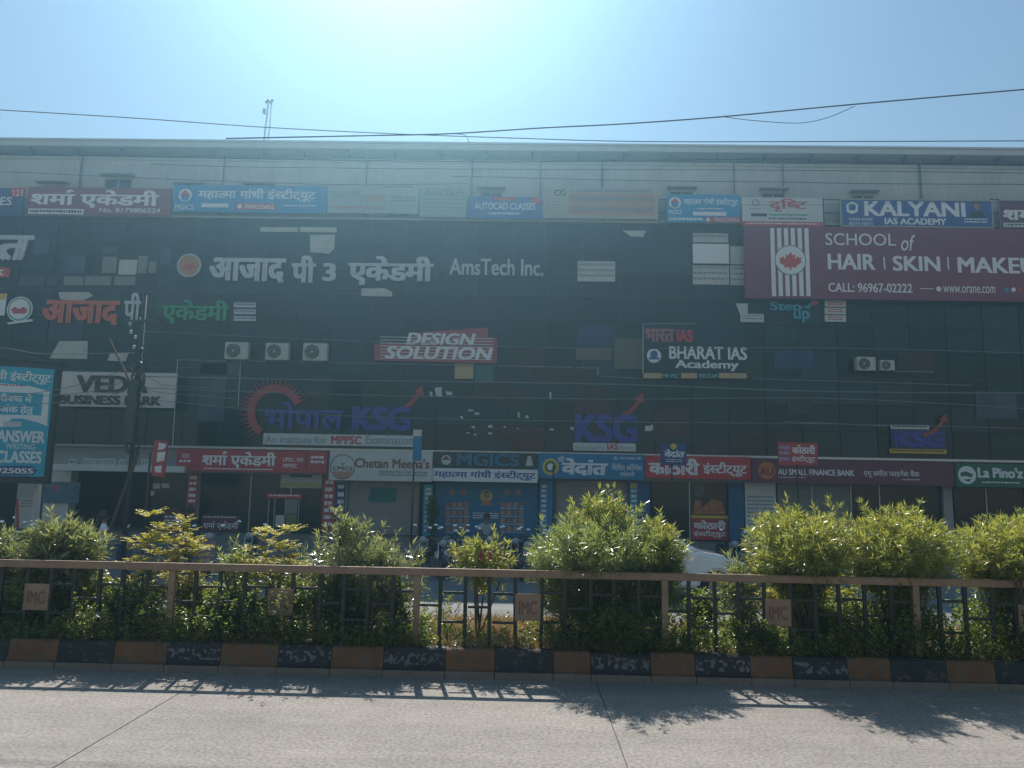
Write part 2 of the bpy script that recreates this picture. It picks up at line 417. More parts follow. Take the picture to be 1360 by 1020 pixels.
def paint_mat(name, col, under, white=0.0, thr=.62):
    m = bpy.data.materials.new(name); m.use_nodes = True; t = m.node_tree; L = t.links.new; p = t.nodes['Principled BSDF']
    p.inputs['Roughness'].default_value = .75
    oi = t.nodes.new('ShaderNodeObjectInfo'); tc = t.nodes.new('ShaderNodeTexCoord'); ad = t.nodes.new('ShaderNodeVectorMath'); ad.operation = 'ADD'
    mu = t.nodes.new('ShaderNodeMath'); mu.operation = 'MULTIPLY'; mu.inputs[1].default_value = 40; L(oi.outputs['Random'], mu.inputs[0])
    L(tc.outputs['Object'], ad.inputs[0]); L(mu.outputs[0], ad.inputs[1])
    def nz(sc_, det=5): 
        n = t.nodes.new('ShaderNodeTexNoise'); n.inputs['Scale'].default_value = sc_; n.inputs['Detail'].default_value = det; L(ad.outputs[0], n.inputs['Vector']); return n.outputs['Fac']
    def ramp(f, a, b):
        r = t.nodes.new('ShaderNodeMapRange'); r.inputs['From Min'].default_value = a; r.inputs['From Max'].default_value = b; L(f, r.inputs['Value']); return r.outputs[0]
    def mix(f, a, b):
        x = t.nodes.new('ShaderNodeMix'); x.data_type = 'RGBA'; L(f, x.inputs[0])
        for s_, c in ((6, a), (7, b)):
            if isinstance(c, tuple): x.inputs[s_].default_value = (*c, 1)
            else: L(c, x.inputs[s_])
        return x.outputs[2]
    c = mix(ramp(nz(5), .3, .7), tuple(v * .75 for v in col), tuple(v * 1.2 for v in col))
    c = mix(ramp(nz(11), thr, thr + .05), c, under)
    if white:
        sep = t.nodes.new('ShaderNodeSeparateXYZ'); L(tc.outputs['Object'], sep.inputs[0])
        a = ramp(nz(17, 6), white, white + .03)
        zz = t.nodes.new('ShaderNodeMath'); zz.operation = 'SUBTRACT'; zz.inputs[1].default_value = .21; L(sep.outputs['Z'], zz.inputs[0])
        ab = t.nodes.new('ShaderNodeMath'); ab.operation = 'ABSOLUTE'; L(zz.outputs[0], ab.inputs[0])
        lt = t.nodes.new('ShaderNodeMath'); lt.operation = 'LESS_THAN'; lt.inputs[1].default_value = .065; L(ab.outputs[0], lt.inputs[0])
        mm = t.nodes.new('ShaderNodeMath'); mm.operation = 'MULTIPLY'; L(a, mm.inputs[0]); L(lt.outputs[0], mm.inputs[1])
        c = mix(mm.outputs[0], c, (.15, .155, .165))
    L(c, p.inputs['Base Color'])
    b = t.nodes.new('ShaderNodeBump'); b.inputs['Strength'].default_value = .35; b.inputs['Distance'].default_value = .01; L(nz(35), b.inputs['Height']); L(b.outputs[0], p.inputs['Normal'])
    return m
M_kc = mat('kerb_concrete', (.2, .17, .14), .9, scale=3, var=.2, var2=.1, bump=.3)
K_y = paint_mat('worn_ochre_paint', (.165, .078, .033), (.11, .09, .07), 0, .55)
K_b = paint_mat('worn_black_paint', (.022, .026, .032), (.09, .085, .08), .535, .6)
K_b2 = paint_mat('dull_black_paint', (.022, .028, .032), (.08, .075, .07), 0, .58)
kerb = empty('median_kerb', (0, KY, 0), label='low median kerb of alternating ochre and black painted stones', cat='kerb')
prof = [(KY, -.02), (KY, .085), (KY + .05, .10), (KY + .075, .315), (KY + .10, .335), (KY + .25, .335), (KY + .25, -.02)]
kp = [-215, -143, -70, 5, 72, 147, 218, 290, 367, 438, 508, 591, 657, 735, 785, 865, 925, 998, 1055, 1128, 1185, 1260, 1325, 1395, 1465, 1535]
for i in range(-14, len(kp) + 12):
    if 0 <= i < len(kp) - 1: a, b = onY(kp[i], 880, KY)[0], onY(kp[i + 1], 880, KY)[0]
    elif i < 0: e = onY(kp[0], 880, KY)[0]; a, b = e + i * .68, e + (i + 1) * .68
    else: e = onY(kp[-1], 880, KY)[0]; k = i - (len(kp) - 1); a, b = e + k * .68, e + (k + 1) * .68
    mb = MB(); dz = rnd.uniform(-.006, .006); dy = rnd.uniform(-.006, .006)
    mb.prism([(y + dy, z + (dz if z > .2 else 0)) for y, z in prof], a + .004, b - .004, 'x', 0)
    paint = K_y if i % 2 else (K_b if rnd.random() < .75 else K_b2)
    o = mb.build('kerb_stone', [paint, M_kc], kerb)
    for p in o.data.polygons:
        if p.center.z < .09: p.material_index = 1
k2 = empty('far_kerb', (0, 12.2, 0), label='far kerb of the planted median beyond the shrubs', cat='kerb')
for i in range(-30, 30):
    MB().box(i * .7 + .004, i * .7 + .696, 12.15, 12.34, -.02, .33).build('kerb_stone', K_y if i % 2 else K_b2, k2)

# ================================================================== RAILING
RY = 10.03
M_rail = mat('brown_painted_steel', (.25, .165, .11), .55, .1, scale=5, var=.25, var2=.08)
M_pick = mat('dark_green_painted_steel', (.01, .02, .018), .5, .15, scale=6, var=.3)
rail = empty('median_railing', (0, RY, .33), label='steel median railing with brown top rail, dark pickets and square plates', cat='railing')
zr = 1.235
MB().box(-40, 40, RY - .035, RY + .035, zr - .046, zr + .046).build('top_rail', M_rail, rail, bevel=.012)
posts = [-4.5 + 3.145 * k for k in range(-9, 12)]
pm = None
for x in posts:
    MB().box(x - .04, x + .04, RY - .03, RY + .03, .25, zr - .048).build('post', M_rail, rail)
pk_mesh = MB().box(-.024, .024, -.016, .016, 0, zr - .048 - .27)
cb1 = None
for pi_, x in enumerate(posts[:-1]):
    xs = [x + 3.145 * (k + 1) / 9.5 * 1.0 - .02 for k in range(9)]
    xs = [x + 3.145 * (k) / 10 for k in range(1, 10)]
    plate_i = 4
    for k, px in enumerate(xs):
        if pm is None:
            o = pk_mesh.build('picket', M_pick, rail, True); pm = o.data
        else:
            o = bpy.data.objects.new('picket', pm); link(o, rail)
        o.location = (px + rnd.uniform(-.012, .012), -.03 if False else 0, .27 - .33); o.rotation_euler = (rnd.uniform(-.01, .01), rnd.uniform(-.02, .02), 0)
    allx = [x] + xs + [x + 3.145]
    for k in range(len(allx) - 1):
        if k in (4,): continue
        zs = (.99, .63) if k % 2 else (.81,)
        for z in zs:
            mb = MB(); zz = z + rnd.uniform(-.015, .015)
            mb.box(allx[k] + .026, allx[k + 1] - .026, RY - .012, RY + .012, zz - .016, zz + .016); mb.build('crossbar', M_pick, rail)
    a, b = allx[4] + .01, allx[5] - .01
    pl = MB().box(a - .015, b + .015, RY - .032, RY - .014, .66, .99).build('name_plate', M_rail, rail, bevel=.004)
    S = Sign('', '', '', RY - .033, root=rail)
    cl = layout('IMC', False); mb = MB(); x0 = 0
    av = np.concatenate([v for c in cl for v, f in c]); w0, w1, h0, h1 = av[:, 0].min(), av[:, 0].max(), av[:, 1].min(), av[:, 1].max()
    for c in cl:
        for v, f in c:
            for kk, dx in enumerate((-.02, .02)):
                P = [(a + .035 + (q[0] + dx - w0) / (w1 - w0) * (b - a - .07), RY - .0335 - kk * .0006, .74 + (q[1] - h0) / (h1 - h0) * .16) for q in v]; mb.add(P, f)
    o = mb.build('lettering', mat('dark_red_paint', (.13, .06, .045), .6), pl, local=True, fix=False)
    for vtx in o.data.vertices: vtx.co -= rail.location

# ================================================================== BUILDING
FY = 33.0; XL, XR = -25.9, 26.0; Z0, Z1 = 3.86, 14.12
bld = empty('commercial_building', (0, FY, 0), label='long four storey commercial building with dark glass front and grey top floor', cat='building')
def bp(name, m, *box, **k): return MB().box(*box).build(name, m, bld, **k)
bp('rear_block', M_wall, -34, 34, 36, 48, .13, 17.3)
bp('curtain_wall_backing', M_mull, -34, 34, FY + .08, 36, Z0 - .1, Z1)
bp('side_wall', M_plas, -34, XL - .02, FY - .05, FY + .075, Z0, Z1); bp('side_wall', M_plas, XR + .02, 34, FY - .05, FY + .075, Z0, Z1)
NC, NR = 33, 9; cw, ch_ = (XR - XL) / NC, (Z1 - Z0) / NR
pane_meshes = {}
for i in range(NC):
    for j in range(NR):
        x, z = XL + (i + .5) * cw, Z0 + (j + .5) * ch_
        px = 680 + x * 31; lo = j < 4
        r_ = rnd.random()
        gi = 0 if r_ < .4 else 1 if r_ < .72 else 2
        if lo and -3 < x < 8 and rnd.random() < .28: gi = 3
        if lo and x > 9: gi = rnd.choice((0, 2, 0))
        if rnd.random() < .15: gi = 4
        if gi not in pane_meshes:
            o = MB().box(-cw / 2 + .02, cw / 2 - .02, -.012, .012, -ch_ / 2 + .02, ch_ / 2 - .02).build('glass_pane', G[gi], bld, True); pane_meshes[gi] = o.data
        else: o = link(bpy.data.objects.new('glass_pane', pane_meshes[gi]), bld)
        o.location = (x, 0, z); o.rotation_euler = (R(rnd.gauss(0, .35)), 0, R(rnd.gauss(0, .35)))
# floor slab lines
for z in (7.30, 10.72): bp('floor_band', M_mull, XL, XR, FY - .05, FY - .03, z - .03, z + .03)
bp('parapet_coping', M_plas, -34, 34, FY - .12, FY + .1, Z1, Z1 + .09)
# top storey
TY = 33.5
bp('upper_wall', M_wall, -34, 34, TY, 36, Z1 + .09, 17.22)
bp('upper_band', M_plas, -34, 34, TY - .05, TY, 17.05, 17.2)
bp('roof_soffit', M_soffit, -35, 35, 33.06, 37, 17.5, 17.56)
bp('roof_fascia', M_roof, -35, 35, 32.98, 33.055, 17.5, 17.74)
bp('roof_sheet', M_roof, -35, 35, 32.9, 46, 17.745, 17.83)
x = -33.5
while x < 34:
    mb = MB(); mb.prism([(33.1, 17.495), (33.49, 17.495), (33.49, 17.25), (33.4, 17.25)], x - .04, x + .04, 'x'); mb.build('eaves_bracket', M_dmetal, bld); x += 2.1
for px in (107, 297, 487, 627, 718, 800, 975, 1040, 1222):
    X = onY(px, 230, TY - .08)[0]; MB().tube([(X, TY - .08, Z1 + .1), (X, TY - .08, 17.35)], .045 if px in (107, 800, 1222) else .03, 8).build('drain_pipe', mat('pipe_grey', (.12, .13, .13), .6), bld, smooth=True)
for px0, px1, py in ((47, 88, 239), (132, 176, 229), (231, 271, 241), (323, 362, 242), (511, 548, 246), (634, 671, 247), (887, 926, 246), (1010, 1048, 248), (1131, 1168, 251)):
    X0, Z = onY(px0, py, TY - .3); X1 = onY(px1, py, TY - .3)[0]
    MB().prism([(TY, Z + .03), (TY - .45, Z - .05), (TY - .45, Z - .11), (TY, Z - .07)], X0, X1, 'x').build('window_shade', M_plas, bld)
    wf = MB(); a, b, c, d = X0 + .1, X1 - .1, Z - 1.35, Z - .16
    wf.box(a, b, TY - .03, TY - .002, d - .06, d).box(a, b, TY - .03, TY - .002, c, c + .06).box(a, a + .06, TY - .03, TY - .002, c + .06, d - .06).box(b - .06, b, TY - .03, TY - .002, c + .06, d - .06).box((a + b) / 2 - .025, (a + b) / 2 + .025, TY - .03, TY - .002, c + .06, d - .06)
    fo = wf.build('window_frame', M_metal, bld)
    MB().box(a + .06, b - .06, TY - .012, TY - .004, c + .06, d - .06).build('pane', G_lite, fo, local=True)
    fo.children[0].data.transform(Matrix.Translation(-bld.location))
# conduit runs on the upper wall
for py in (212,): 
    Z = onY(680, py, TY)[1]; MB().tube([(-33, TY - .04, Z), (33, TY - .04, Z)], .02, 5).build('conduit', M_dmetal, bld)
# ---- bare / broken glazing places seen in the facade
def patch(r, m, name='exposed_board', d=.02, Y=FY - .045, pts=None):
    S = Sign('', '', '', Y, root=bld)
    if pts: return S.poly(pts, m, 0, d, name)
    return S.board(r, m, d, 0, name)
for r in ((346, 302, 396, 308), (398, 302, 447, 308.5)): patch(r, M_white_in, 'light_panel')
patch(None, M_white_in, 'light_panel', pts=[(412, 312), (445, 312), (444, 330), (438, 337), (412, 335)])
patch(None, M_white_in, 'light_panel', pts=[(480, 383), (512, 383), (521, 388), (521, 394), (480, 393)])
patch((767, 347, 817, 374), M_white_in, 'papered_window'); patch((920, 310, 967, 322), M_white_in, 'papered_window'); patch((920, 324, 968, 350), M_print, 'white_window_board')
patch((970, 327, 988, 351), M_white_in, 'papered_window'); patch((920, 353, 968, 378), M_white_in, 'papered_window'); patch((970, 353, 988, 379), M_white_in, 'papered_window')
M_dull = mat('dull_grey_board', (.22, .22, .2), .8)
S = Sign('', '', '', FY - .068, root=bld)
for r, n_ in (((768, 350, 816, 372), 3), ((921, 354, 966, 376), 3), ((921, 312, 966, 320), 1), ((971, 355, 987, 377), 3)): S.lines(r, M_greyp, n_, 0, seed=n_, fill=.35, lo=.08, hi=.2, name='paper_pile')
patch(None, M_white_in, 'torn_panel', pts=[(78, 388), (118, 388), (124, 393), (108, 400), (95, 401), (80, 397)])
patch(None, M_white_in, 'light_panel', pts=[(79, 453), (117, 453), (116, 477), (66, 476)]); patch(None, M_white_in, 'light_panel', pts=[(146, 470), (171, 469), (167, 480), (143, 479)])
patch(None, M_white_in, 'torn_panel', pts=[(826, 306), (858, 307), (854, 315), (838, 314)])
for r, m in (((136, 328, 156, 337), G_lite), ((136, 341, 155, 363), M_wall), ((158, 345, 182, 365), M_white_in), ((85, 367, 111, 379), M_wall), ((113, 367, 148, 379), M_wall), ((152, 367, 180, 379), M_wall),
             ((184, 340, 196, 363), M_wall), ((198, 347, 208, 363), M_wall), ((45, 316, 66, 338), G_lite), ((84, 340, 114, 363), G_lite), ((26, 367, 60, 380), G_lite), ((62, 367, 76, 380), G_lite), ((214, 330, 228, 352), G_lite)): patch(r, M_dull if m is M_wall else m, 'cracked_pane')
for r, m in (((264, 482, 300, 560), G_lite), ((265, 478, 320, 498), G_lite), ((604, 483, 629, 503), M_tan), ((631, 486, 655, 508), mat('teal_board', (.02, .12, .13), .5)), ((655, 516, 706, 540), G[3]), ((655, 566, 706, 585), G[3]), ((762, 516, 813, 550), G[3]),
             ((706, 488, 785, 512), G[3]), ((868, 545, 915, 577), G[3]), ((1028, 465, 1079, 490), G_blue), ((767, 433, 812, 459), G_blue), ((1192, 468, 1240, 497), G[3]), ((1296, 520, 1350, 556), G_lite),
             ((440, 500, 480, 570), M_int), ((765, 463, 812, 478), mat('dusty_board', (.14, .13, .1), .8)), ((816, 450, 858, 490), mat('dusty_board', (.14, .13, .1), .8)), ((1045, 525, 1078, 550), mat('dusty_board2', (.05, .055, .05), .8))):
    patch(r, m, 'odd_pane', d=.012)
# thin frame trim of the projecting glass bay
M_trim = mat('aluminium_trim', (.45, .47, .48), .4, .6)
def trim(x0, y0, x1, y1, t=.022, Y=FY - .09, par=None, name='metal_trim'):
    a, b = onY(x0, y0, Y), onY(x1, y1, Y)
    return MB().tube([(a[0], Y, a[1]), (b[0], Y, b[1])], t, 4).build(name, M_trim, par or bld)
for q in ((236, 478, 762, 488), (236, 478, 229, 595), (794, 489, 794, 500), (764, 488, 794, 489), (796, 500, 855, 503), (320, 478, 316, 540), (1137, 492, 1240, 494), (1000, 503, 1290, 512), (1040, 560, 1180, 566)): trim(*q)
zl = 3.80
bp('canopy_slab', M_plas, -34, 34, 31.75, FY + .07, zl - .045, zl + .03)
MB().box(-15.2, 26, 31.70, 31.748, zl - .055, zl + .04).build('canopy_edge', M_trim, bld)

#@@SHOPS
# ground floor
SYF = 32.6
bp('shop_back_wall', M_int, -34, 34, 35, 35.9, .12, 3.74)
bp('shop_lintel', M_soffit, -34, 34, 32.3, 35, 2.75, zl - .05)
bp('plinth', M_pave, -34, 34, 31.2, 36, .12, .3)
def shop(px0, px1, m, name, d=.05, z0=.3, z1=2.75, Y=SYF, **k):
    a, b = onY(px0, 680, Y)[0], onY(px1, 680, Y)[0]; return bp(name, m, a, b, Y, Y + d, z0, z1, **k)
def shutter(px0, px1, Y=SYF):
    a, b = onY(px0, 680, Y)[0], onY(px1, 680, Y)[0]; mb = MB(); z = .32; n = 32; h = (2.72 - .32) / n
    root = MB().box(a - .06, a, Y - .05, Y + .06, .3, 2.74).box(b, b + .06, Y - .05, Y + .06, .3, 2.74).build('shutter_guide', M_dmetal, bld)
    for k in range(n):
        z0 = z + k * h; mb = MB(); mb.prism([(Y, z0), (Y - .018, z0 + h * .3), (Y - .018, z0 + h * .7), (Y, z0 + h * .97), (Y + .02, z0 + h * .97), (Y + .02, z0)], a + .002, b - .002, 'x')
        mb.build('shutter_slat', M_shutter, root, local=True).data.transform(Matrix.Translation(-bld.location))
shutter(462, 556); shutter(738, 834)
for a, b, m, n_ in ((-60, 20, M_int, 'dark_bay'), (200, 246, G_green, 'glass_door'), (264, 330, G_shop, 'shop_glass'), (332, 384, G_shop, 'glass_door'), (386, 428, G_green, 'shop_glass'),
                    (866, 915, G_shop, 'shop_glass'), (917, 966, G_shop, 'glass_door'), (1033, 1078, mat('frosted_glass', (.16, .18, .18), .4), 'shop_glass'), (1080, 1130, mat('frosted_glass', (.16, .18, .18), .4), 'shop_glass'), (1132, 1168, G_shop, 'glass_door'), (1170, 1252, G_shop, 'shop_glass'),
                    (1268, 1310, G_shop, 'shop_glass'), (1312, 1360, G_shop, 'glass_door'), (1362, 1440, G_shop, 'shop_glass')): shop(a, b, m, n_)
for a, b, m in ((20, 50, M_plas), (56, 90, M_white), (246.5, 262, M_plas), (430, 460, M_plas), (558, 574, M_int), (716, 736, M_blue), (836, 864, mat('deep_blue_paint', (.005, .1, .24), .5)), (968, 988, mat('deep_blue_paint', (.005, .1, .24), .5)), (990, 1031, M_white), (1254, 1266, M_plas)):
    shop(a, b, m, 'pillar', d=.5, Y=32.42)
for px in (331, 385, 916, 1079, 1131, 1169, 1311): shop(px - .8, px + .8, M_metal, 'door_frame', d=.08, Y=SYF - .04)
# low white canopy at the left shop
a, b = onY(66, 622, 31.4)[0], onY(246, 622, 31.4)[0]; zc = onY(160, 622, 31.4)[1]
bp('entrance_canopy', M_white, a, b, 31.3, 32.3, zc - .13, zc + .13, bevel=.01)
for k in range(-34, 34, 3): pass

#@@SIGNS
# ================================================================== SIGNS
PY = 32.75
def emblem_mg(S, x, y, r, w=.066):
    S.disc(x, y, r, M_print, w); S.disc(x, y + r * .25, r * .6, M_blue, w + .006); S.poly([(x - r * .8, y), (x, y - r * .8), (x + r * .8, y)], M_redp, w + .012)
S = Sign('hoarding', 'navy blue classes banner cut off at the far left of the parapet row', 'banner', PY, (0, 268))
S.board((-90, 250, 32, 287), M_navy); S.text('CLASSES', (-46, 262, 17, 273), M_print, bold=.02); S.poly([(15, 254), (20, 250), (34, 250), (33, 262), (18, 262)], M_redp); S.text('121', (19, 253, 31, 261), M_print, w=.07)
S = Sign('hoarding', 'long maroon banner with white Hindi lettering beside the light blue banner', 'banner', PY, (130, 268))
S.board((37, 250, 228, 286), mat('faded_maroon_vinyl', (.24, .04, .07), .55, scale=1.3), frame=None); S.text('शर्मा एकेडमी', (42, 253, 212, 277), M_print, bold=.035); S.text('No. 8179806224', (133, 264 + 13, 214, 283), M_print, w=.07, bold=.015)
S.board((39, 278, 112, 285), M_print, .006, .061, 'white_strip'); S.lines((41, 279.5, 110, 284), M_blackp, 1, .07, fill=.8, lo=.06, hi=.12)
S = Sign('hoarding', 'light blue banner with white Hindi lettering left of the faded pale banner', 'banner', PY, (330, 265))
S.board((231, 247, 434, 283), M_blue); emblem_mg(S, 247, 260, 9); S.text('MGICS', (233, 272, 258, 279), M_print, bold=.02); S.text('महात्मा गांधी इंस्टीट्यूट', (264, 251, 420, 268), M_print, bold=.025)
S.board((268, 271, 304, 276), M_print, .006, .061, 'white_strip'); S.board((314, 271, 367, 279), M_redp, .006, .061, 'red_strip'); S.text('7000225855', (325, 272.5, 365, 278), M_print, w=.07, bold=.02); S.disc(319, 275, 3, M_print, .07); S.lines((375, 273, 420, 277), M_print, 1, fill=.5)
S = Sign('hoarding', 'faded pale banner with washed out red and grey lettering', 'banner', PY, (496, 267))
S.board((436, 249, 556, 284), M_pale); S.text('ONAVYAM', (439, 254, 478, 264), M_greyp, bold=.01); S.text('Institute', (480, 255, 512, 268), M_salmon, bold=.02); S.lines((518, 262, 552, 270), M_greyp, 2, seed=3); S.lines((440, 275, 512, 280), M_salmon, 1, seed=4)
S = Sign('hoarding', 'pale green banner with heading and ruled list lines', 'banner', PY, (588, 269))
S.board((558, 250, 620, 289), mat('pale_green_vinyl', (.3, .4, .36), .6)); S.text('AmsTech', (563, 252, 617, 261), M_greyp, bold=.015); S.lines((560, 265, 617, 286), M_greyp, 4, fill=.15, lo=.5, hi=1.2)
S = Sign('hoarding', 'lower blue banner reading autocad classes', 'banner', PY, (670, 276))
S.board((622, 262, 719, 291), mat('mid_blue_vinyl', (.06, .15, .38), .55)); S.text('AUTOCAD CLASSES', (630, 270, 711, 279), M_print, bold=.02); S.lines((648, 283, 690, 287), M_print, 1, fill=.6)
S.board((655, 262.5, 686, 267), M_redp, .006, .061, 'red_strip'); S.poly([(706, 263), (718, 263), (718, 272), (705, 269)], M_redp)
S = Sign('hoarding', 'wide beige banner with two salmon blocks of small print', 'banner', PY, (797, 271))
S.board((721, 250, 874, 291), M_beige); S.text('CG', (736, 252.5, 751, 261), M_blackp, bold=.03); S.lines((757, 252.5, 868, 257), M_greyp, 1, lo=.1, hi=.4, fill=.8)
for y in (258, 273): S.board((755, y, 870, y + 13), M_salmon, .006, .061, 'salmon_block'); S.lines((759, y + 3.5, 866, y + 10), M_greyp, 1, .07, seed=y, fill=.8)
S.lines((724, 264, 751, 287), M_greyp, 6, fill=.3, seed=9)
S = Sign('hoarding', 'small sky blue banner with white Hindi lettering beside the white banner', 'banner', PY, (933, 277))
S.board((885, 259, 983, 296), mat('bright_blue_vinyl', (.01, .25, .5), .5)); emblem_mg(S, 896, 270, 8); S.text('MGICS', (888, 279, 905, 285), M_print, bold=.02); S.text('महात्मा गांधी इंस्टीट्यूट', (908, 263, 980, 275), M_print, bold=.02)
S.lines((925, 277, 960, 279.5), M_print, 1, fill=.7); S.board((920, 282, 964, 287), M_print, .006, .061, 'white_strip'); S.lines((888, 290, 933, 294), M_print, 1, fill=.8); S.board((936, 289, 983, 296), M_redp, .006, .061, 'red_strip'); S.disc(940, 292.5, 2.6, M_print, .07); S.text('7000225855', (947, 290, 981, 295), M_print, w=.07)
S = Sign('hoarding', 'white banner with red Hindi word above a red footer', 'banner', PY, (1038, 281))
S.board((985, 263, 1092, 300), M_offw); S.text('दृष्टि', (1021, 264.5, 1072, 282), M_redp, bold=.03); S.board((985, 295, 1092, 301), M_redp, .006, .061, 'red_strip'); S.lines((1021, 285, 1072, 289), M_greenp, 1); S.lines((1020, 290, 1070, 293.5), M_blackp, 1, seed=5)
S.disc(1003, 270, 5, M_greyp, ring=.7); S.lines((994, 277, 1010, 279), M_greyp, 1); S.board((997, 284, 1018, 288), M_blackp, .006, .061, 'black_strip'); S.lines((990, 297, 1085, 299.5), M_print, 1, .07, fill=.6)
S = Sign('hoarding', 'navy academy banner with big white KALYANI lettering and a portrait', 'banner', PY, (1216, 285))
S.board((1117, 267, 1316, 301), M_royal, frame=M_beige, fw=.06); S.text('KALYANI', (1147, 268.5, 1281, 288), M_print, bold=.035); S.text('IAS ACADEMY', (1174, 290.5, 1256, 299), M_print, bold=.04)
S.poly([(1123, 272), (1131, 268.5), (1139, 272), (1138, 282), (1131, 285), (1124, 282)], M_print); S.poly([(1126, 274), (1131, 271.5), (1136, 274), (1135, 280), (1127, 280)], M_royal, .07); S.text('93999-89789', (1127, 290, 1158, 294), M_print); S.text('88399-98973', (1127, 295.5, 1158, 299.5), M_print)
S.disc(1296, 275, 4.2, M_skinp, ry=5); S.poly([(1286, 290), (1289, 282), (1303, 282), (1308, 290)], M_blackp); S.disc(1296, 271.5, 4.2, M_blackp, .06, ry=3); S.lines((1280, 291, 1310, 298), M_print, 2, fill=.5)
S = Sign('hoarding', 'maroon banner with white Hindi lettering cut off by the right frame edge', 'banner', PY, (1345, 287))
S.board((1327, 268, 1420, 303), M_wine, frame=M_greyp, fw=.03); S.text('शर्मा', (1331, 274, 1380, 293), M_print, bold=.04); S.board((1332, 297, 1415, 302), M_print, .006, .061, 'white_strip'); S.lines((1334, 298, 1412, 301), M_blackp, 1, .07, fill=.9)
# steel racks that hold the parapet row
for i, (a, b) in enumerate(((1093, 1116), (1317, 1327), (874, 885))):
    S = Sign('sign_rack', ['dark steel rack between white banner and the KALYANI banner', 'narrow steel rack right of the KALYANI banner', 'narrow steel rack between beige banner and small blue banner'][i], 'rack', PY + .1, (a, 290)); u0, u1, v0, v1 = S.rect((a, 264, b, 303))
    for v in (v0, (v0 + v1) / 2, v1 - .05): MB().box(u0, u1, 0, .04, v, v + .04).build('crossbar', M_dmetal, S.root, True)
    for u in (u0, u1 - .04): MB().box(u, u + .04, -.045, -.003, v0, v1).build('upright', M_dmetal, S.root, True)

# big maroon hair school hoarding
S = Sign('hoarding', 'large maroon hoarding with striped maple leaf panel reading SCHOOL of HAIR SKIN MAKEUP', 'hoarding', 32.55, (1180, 352))
S.board((988, 304, 1520, 400), M_maroon, .1)
for k in range(6): S.board((1023 + k * 9.1, 304, 1028.5 + k * 9.1, 394), M_print, .006, .101, 'white_stripe')
S.disc(1048.5, 346.5, 21, M_greyp, .108, .01); S.disc(1048.5, 346.5, 19.6, M_print, .119, .006)
lf = [(0, -14), (3, -8), (7, -10), (6, -2), (11, -7), (12, -4), (16, -4), (14, 1), (16, 3), (8, 9), (9, 12), (1, 11), (1, 16), (-1, 16), (-1, 11), (-9, 12), (-8, 9), (-16, 3), (-14, 1), (-16, -4), (-12, -4), (-11, -7), (-6, -2), (-7, -10), (-3, -8)]
S.poly([(1048.5 + a * .95, 347 + b * .8) for a, b in lf], mat('maple_red', (.55, .05, .04), .5), .127, .006, 'leaf_emblem')
S.text('SCHOOL', (1095, 311, 1188, 327), M_print, w=.104, bold=.005); S.text('of', (1195, 313, 1214, 334), M_print, w=.104, bold=.008, shear=.25)
S.text('HAIR', (1098, 338, 1161, 359), M_print, w=.104, bold=.03); S.text('SKIN', (1184, 341, 1247, 361), M_print, w=.104, bold=.03); S.text('MAKEUP', (1270, 343, 1392, 364), M_print, w=.104, bold=.03)
for x in (1173, 1257.5): S.board((x - .9, 342, x + .9, 359), M_print, .005, .102, 'divider')
S.text('CALL: 96967-02222', (1099, 377, 1210, 389), M_print, w=.104, bold=.02); S.text('www.orane.com', (1251, 381, 1320, 390), M_print, w=.104, bold=.006); S.disc(1245, 384.5, 3.5, M_print, .104); S.board((1220, 383.6, 1238, 384.6), M_print, .004, .102, 'divider')
for k, m in enumerate((M_cyanp, M_print, M_redp, M_print)): S.disc(1335 + k * 9, 385.5, 3, m, .104)

# raised letter signs on the facade
LY = FY - .10
S = Sign('letter_sign', 'large slanted white letters cut off by the left frame edge', 'sign', LY, (10, 330)); S.text('भारत', (-95, 312, 46, 346), M_letter, w=0, bold=.05, ext=.08, letters=True, shear=.15); S.board((-60, 355, 14, 368), M_redp, .05, 0, 'red_strip'); S.text('ac', (-6, 358, 6, 366), M_print, w=.054, bold=.03)
S = Sign('letter_sign', 'grey white raised Hindi letters with orange round emblem on the upper glass', 'sign', LY, (410, 360))
S.disc(252, 353, 16, M_letter, 0, .08); S.disc(252, 353, 14, mat('dull_orange', (.42, .2, .05), .5), .081, .01); S.poly([(243, 356), (247, 350), (252, 353), (258, 349), (261, 356), (252, 360)], M_redp, .093)
S.text('आजाद', (279, 343, 380, 376), M_letter, w=0, bold=.045, ext=.09, letters=True); S.text('पी', (388, 340, 420, 376), M_letter, w=0, bold=.045, ext=.09, letters=True); S.text('3', (429, 350, 447, 374), M_letter, w=0, bold=.045, ext=.09, letters=True); S.text('एकेडमी', (463, 341, 576, 380), M_letter, w=0, bold=.045, ext=.09, letters=True)
S = Sign('letter_sign', 'thin grey raised letters reading AmsTech Inc.', 'sign', LY, (660, 355)); S.text('AmsTech Inc.', (597, 344, 722, 366), M_letter, w=0, bold=.02, ext=.05, letters=True)
S = Sign('letter_sign', 'orange, white and green raised Hindi letters above the entrance name board', 'sign', LY, (180, 415))
S.disc(27, 411, 17, M_print, 0, .05); S.disc(27, 411, 15.5, mat('emblem_green', (.1, .3, .22), .5), .051, .01); S.disc(27, 411, 13.5, M_print, .062, .006); S.poly([(16, 412), (21, 408), (27, 411), (33, 408), (38, 412), (35, 417), (19, 417)], M_redp, .07); S.poly([(10, 429), (44, 424), (44, 427), (12, 431)], M_print, .0, .06)
S.text('आजाद', (57, 399, 160, 432), M_orred, w=0, bold=.045, ext=.08, letters=True); S.text('पी.', (166, 389, 192, 427), M_letter, w=0, bold=.03, ext=.08, letters=True); S.text('एकेडमी', (216, 399, 305, 431), M_greenp, w=0, bold=.035, ext=.08, letters=True)
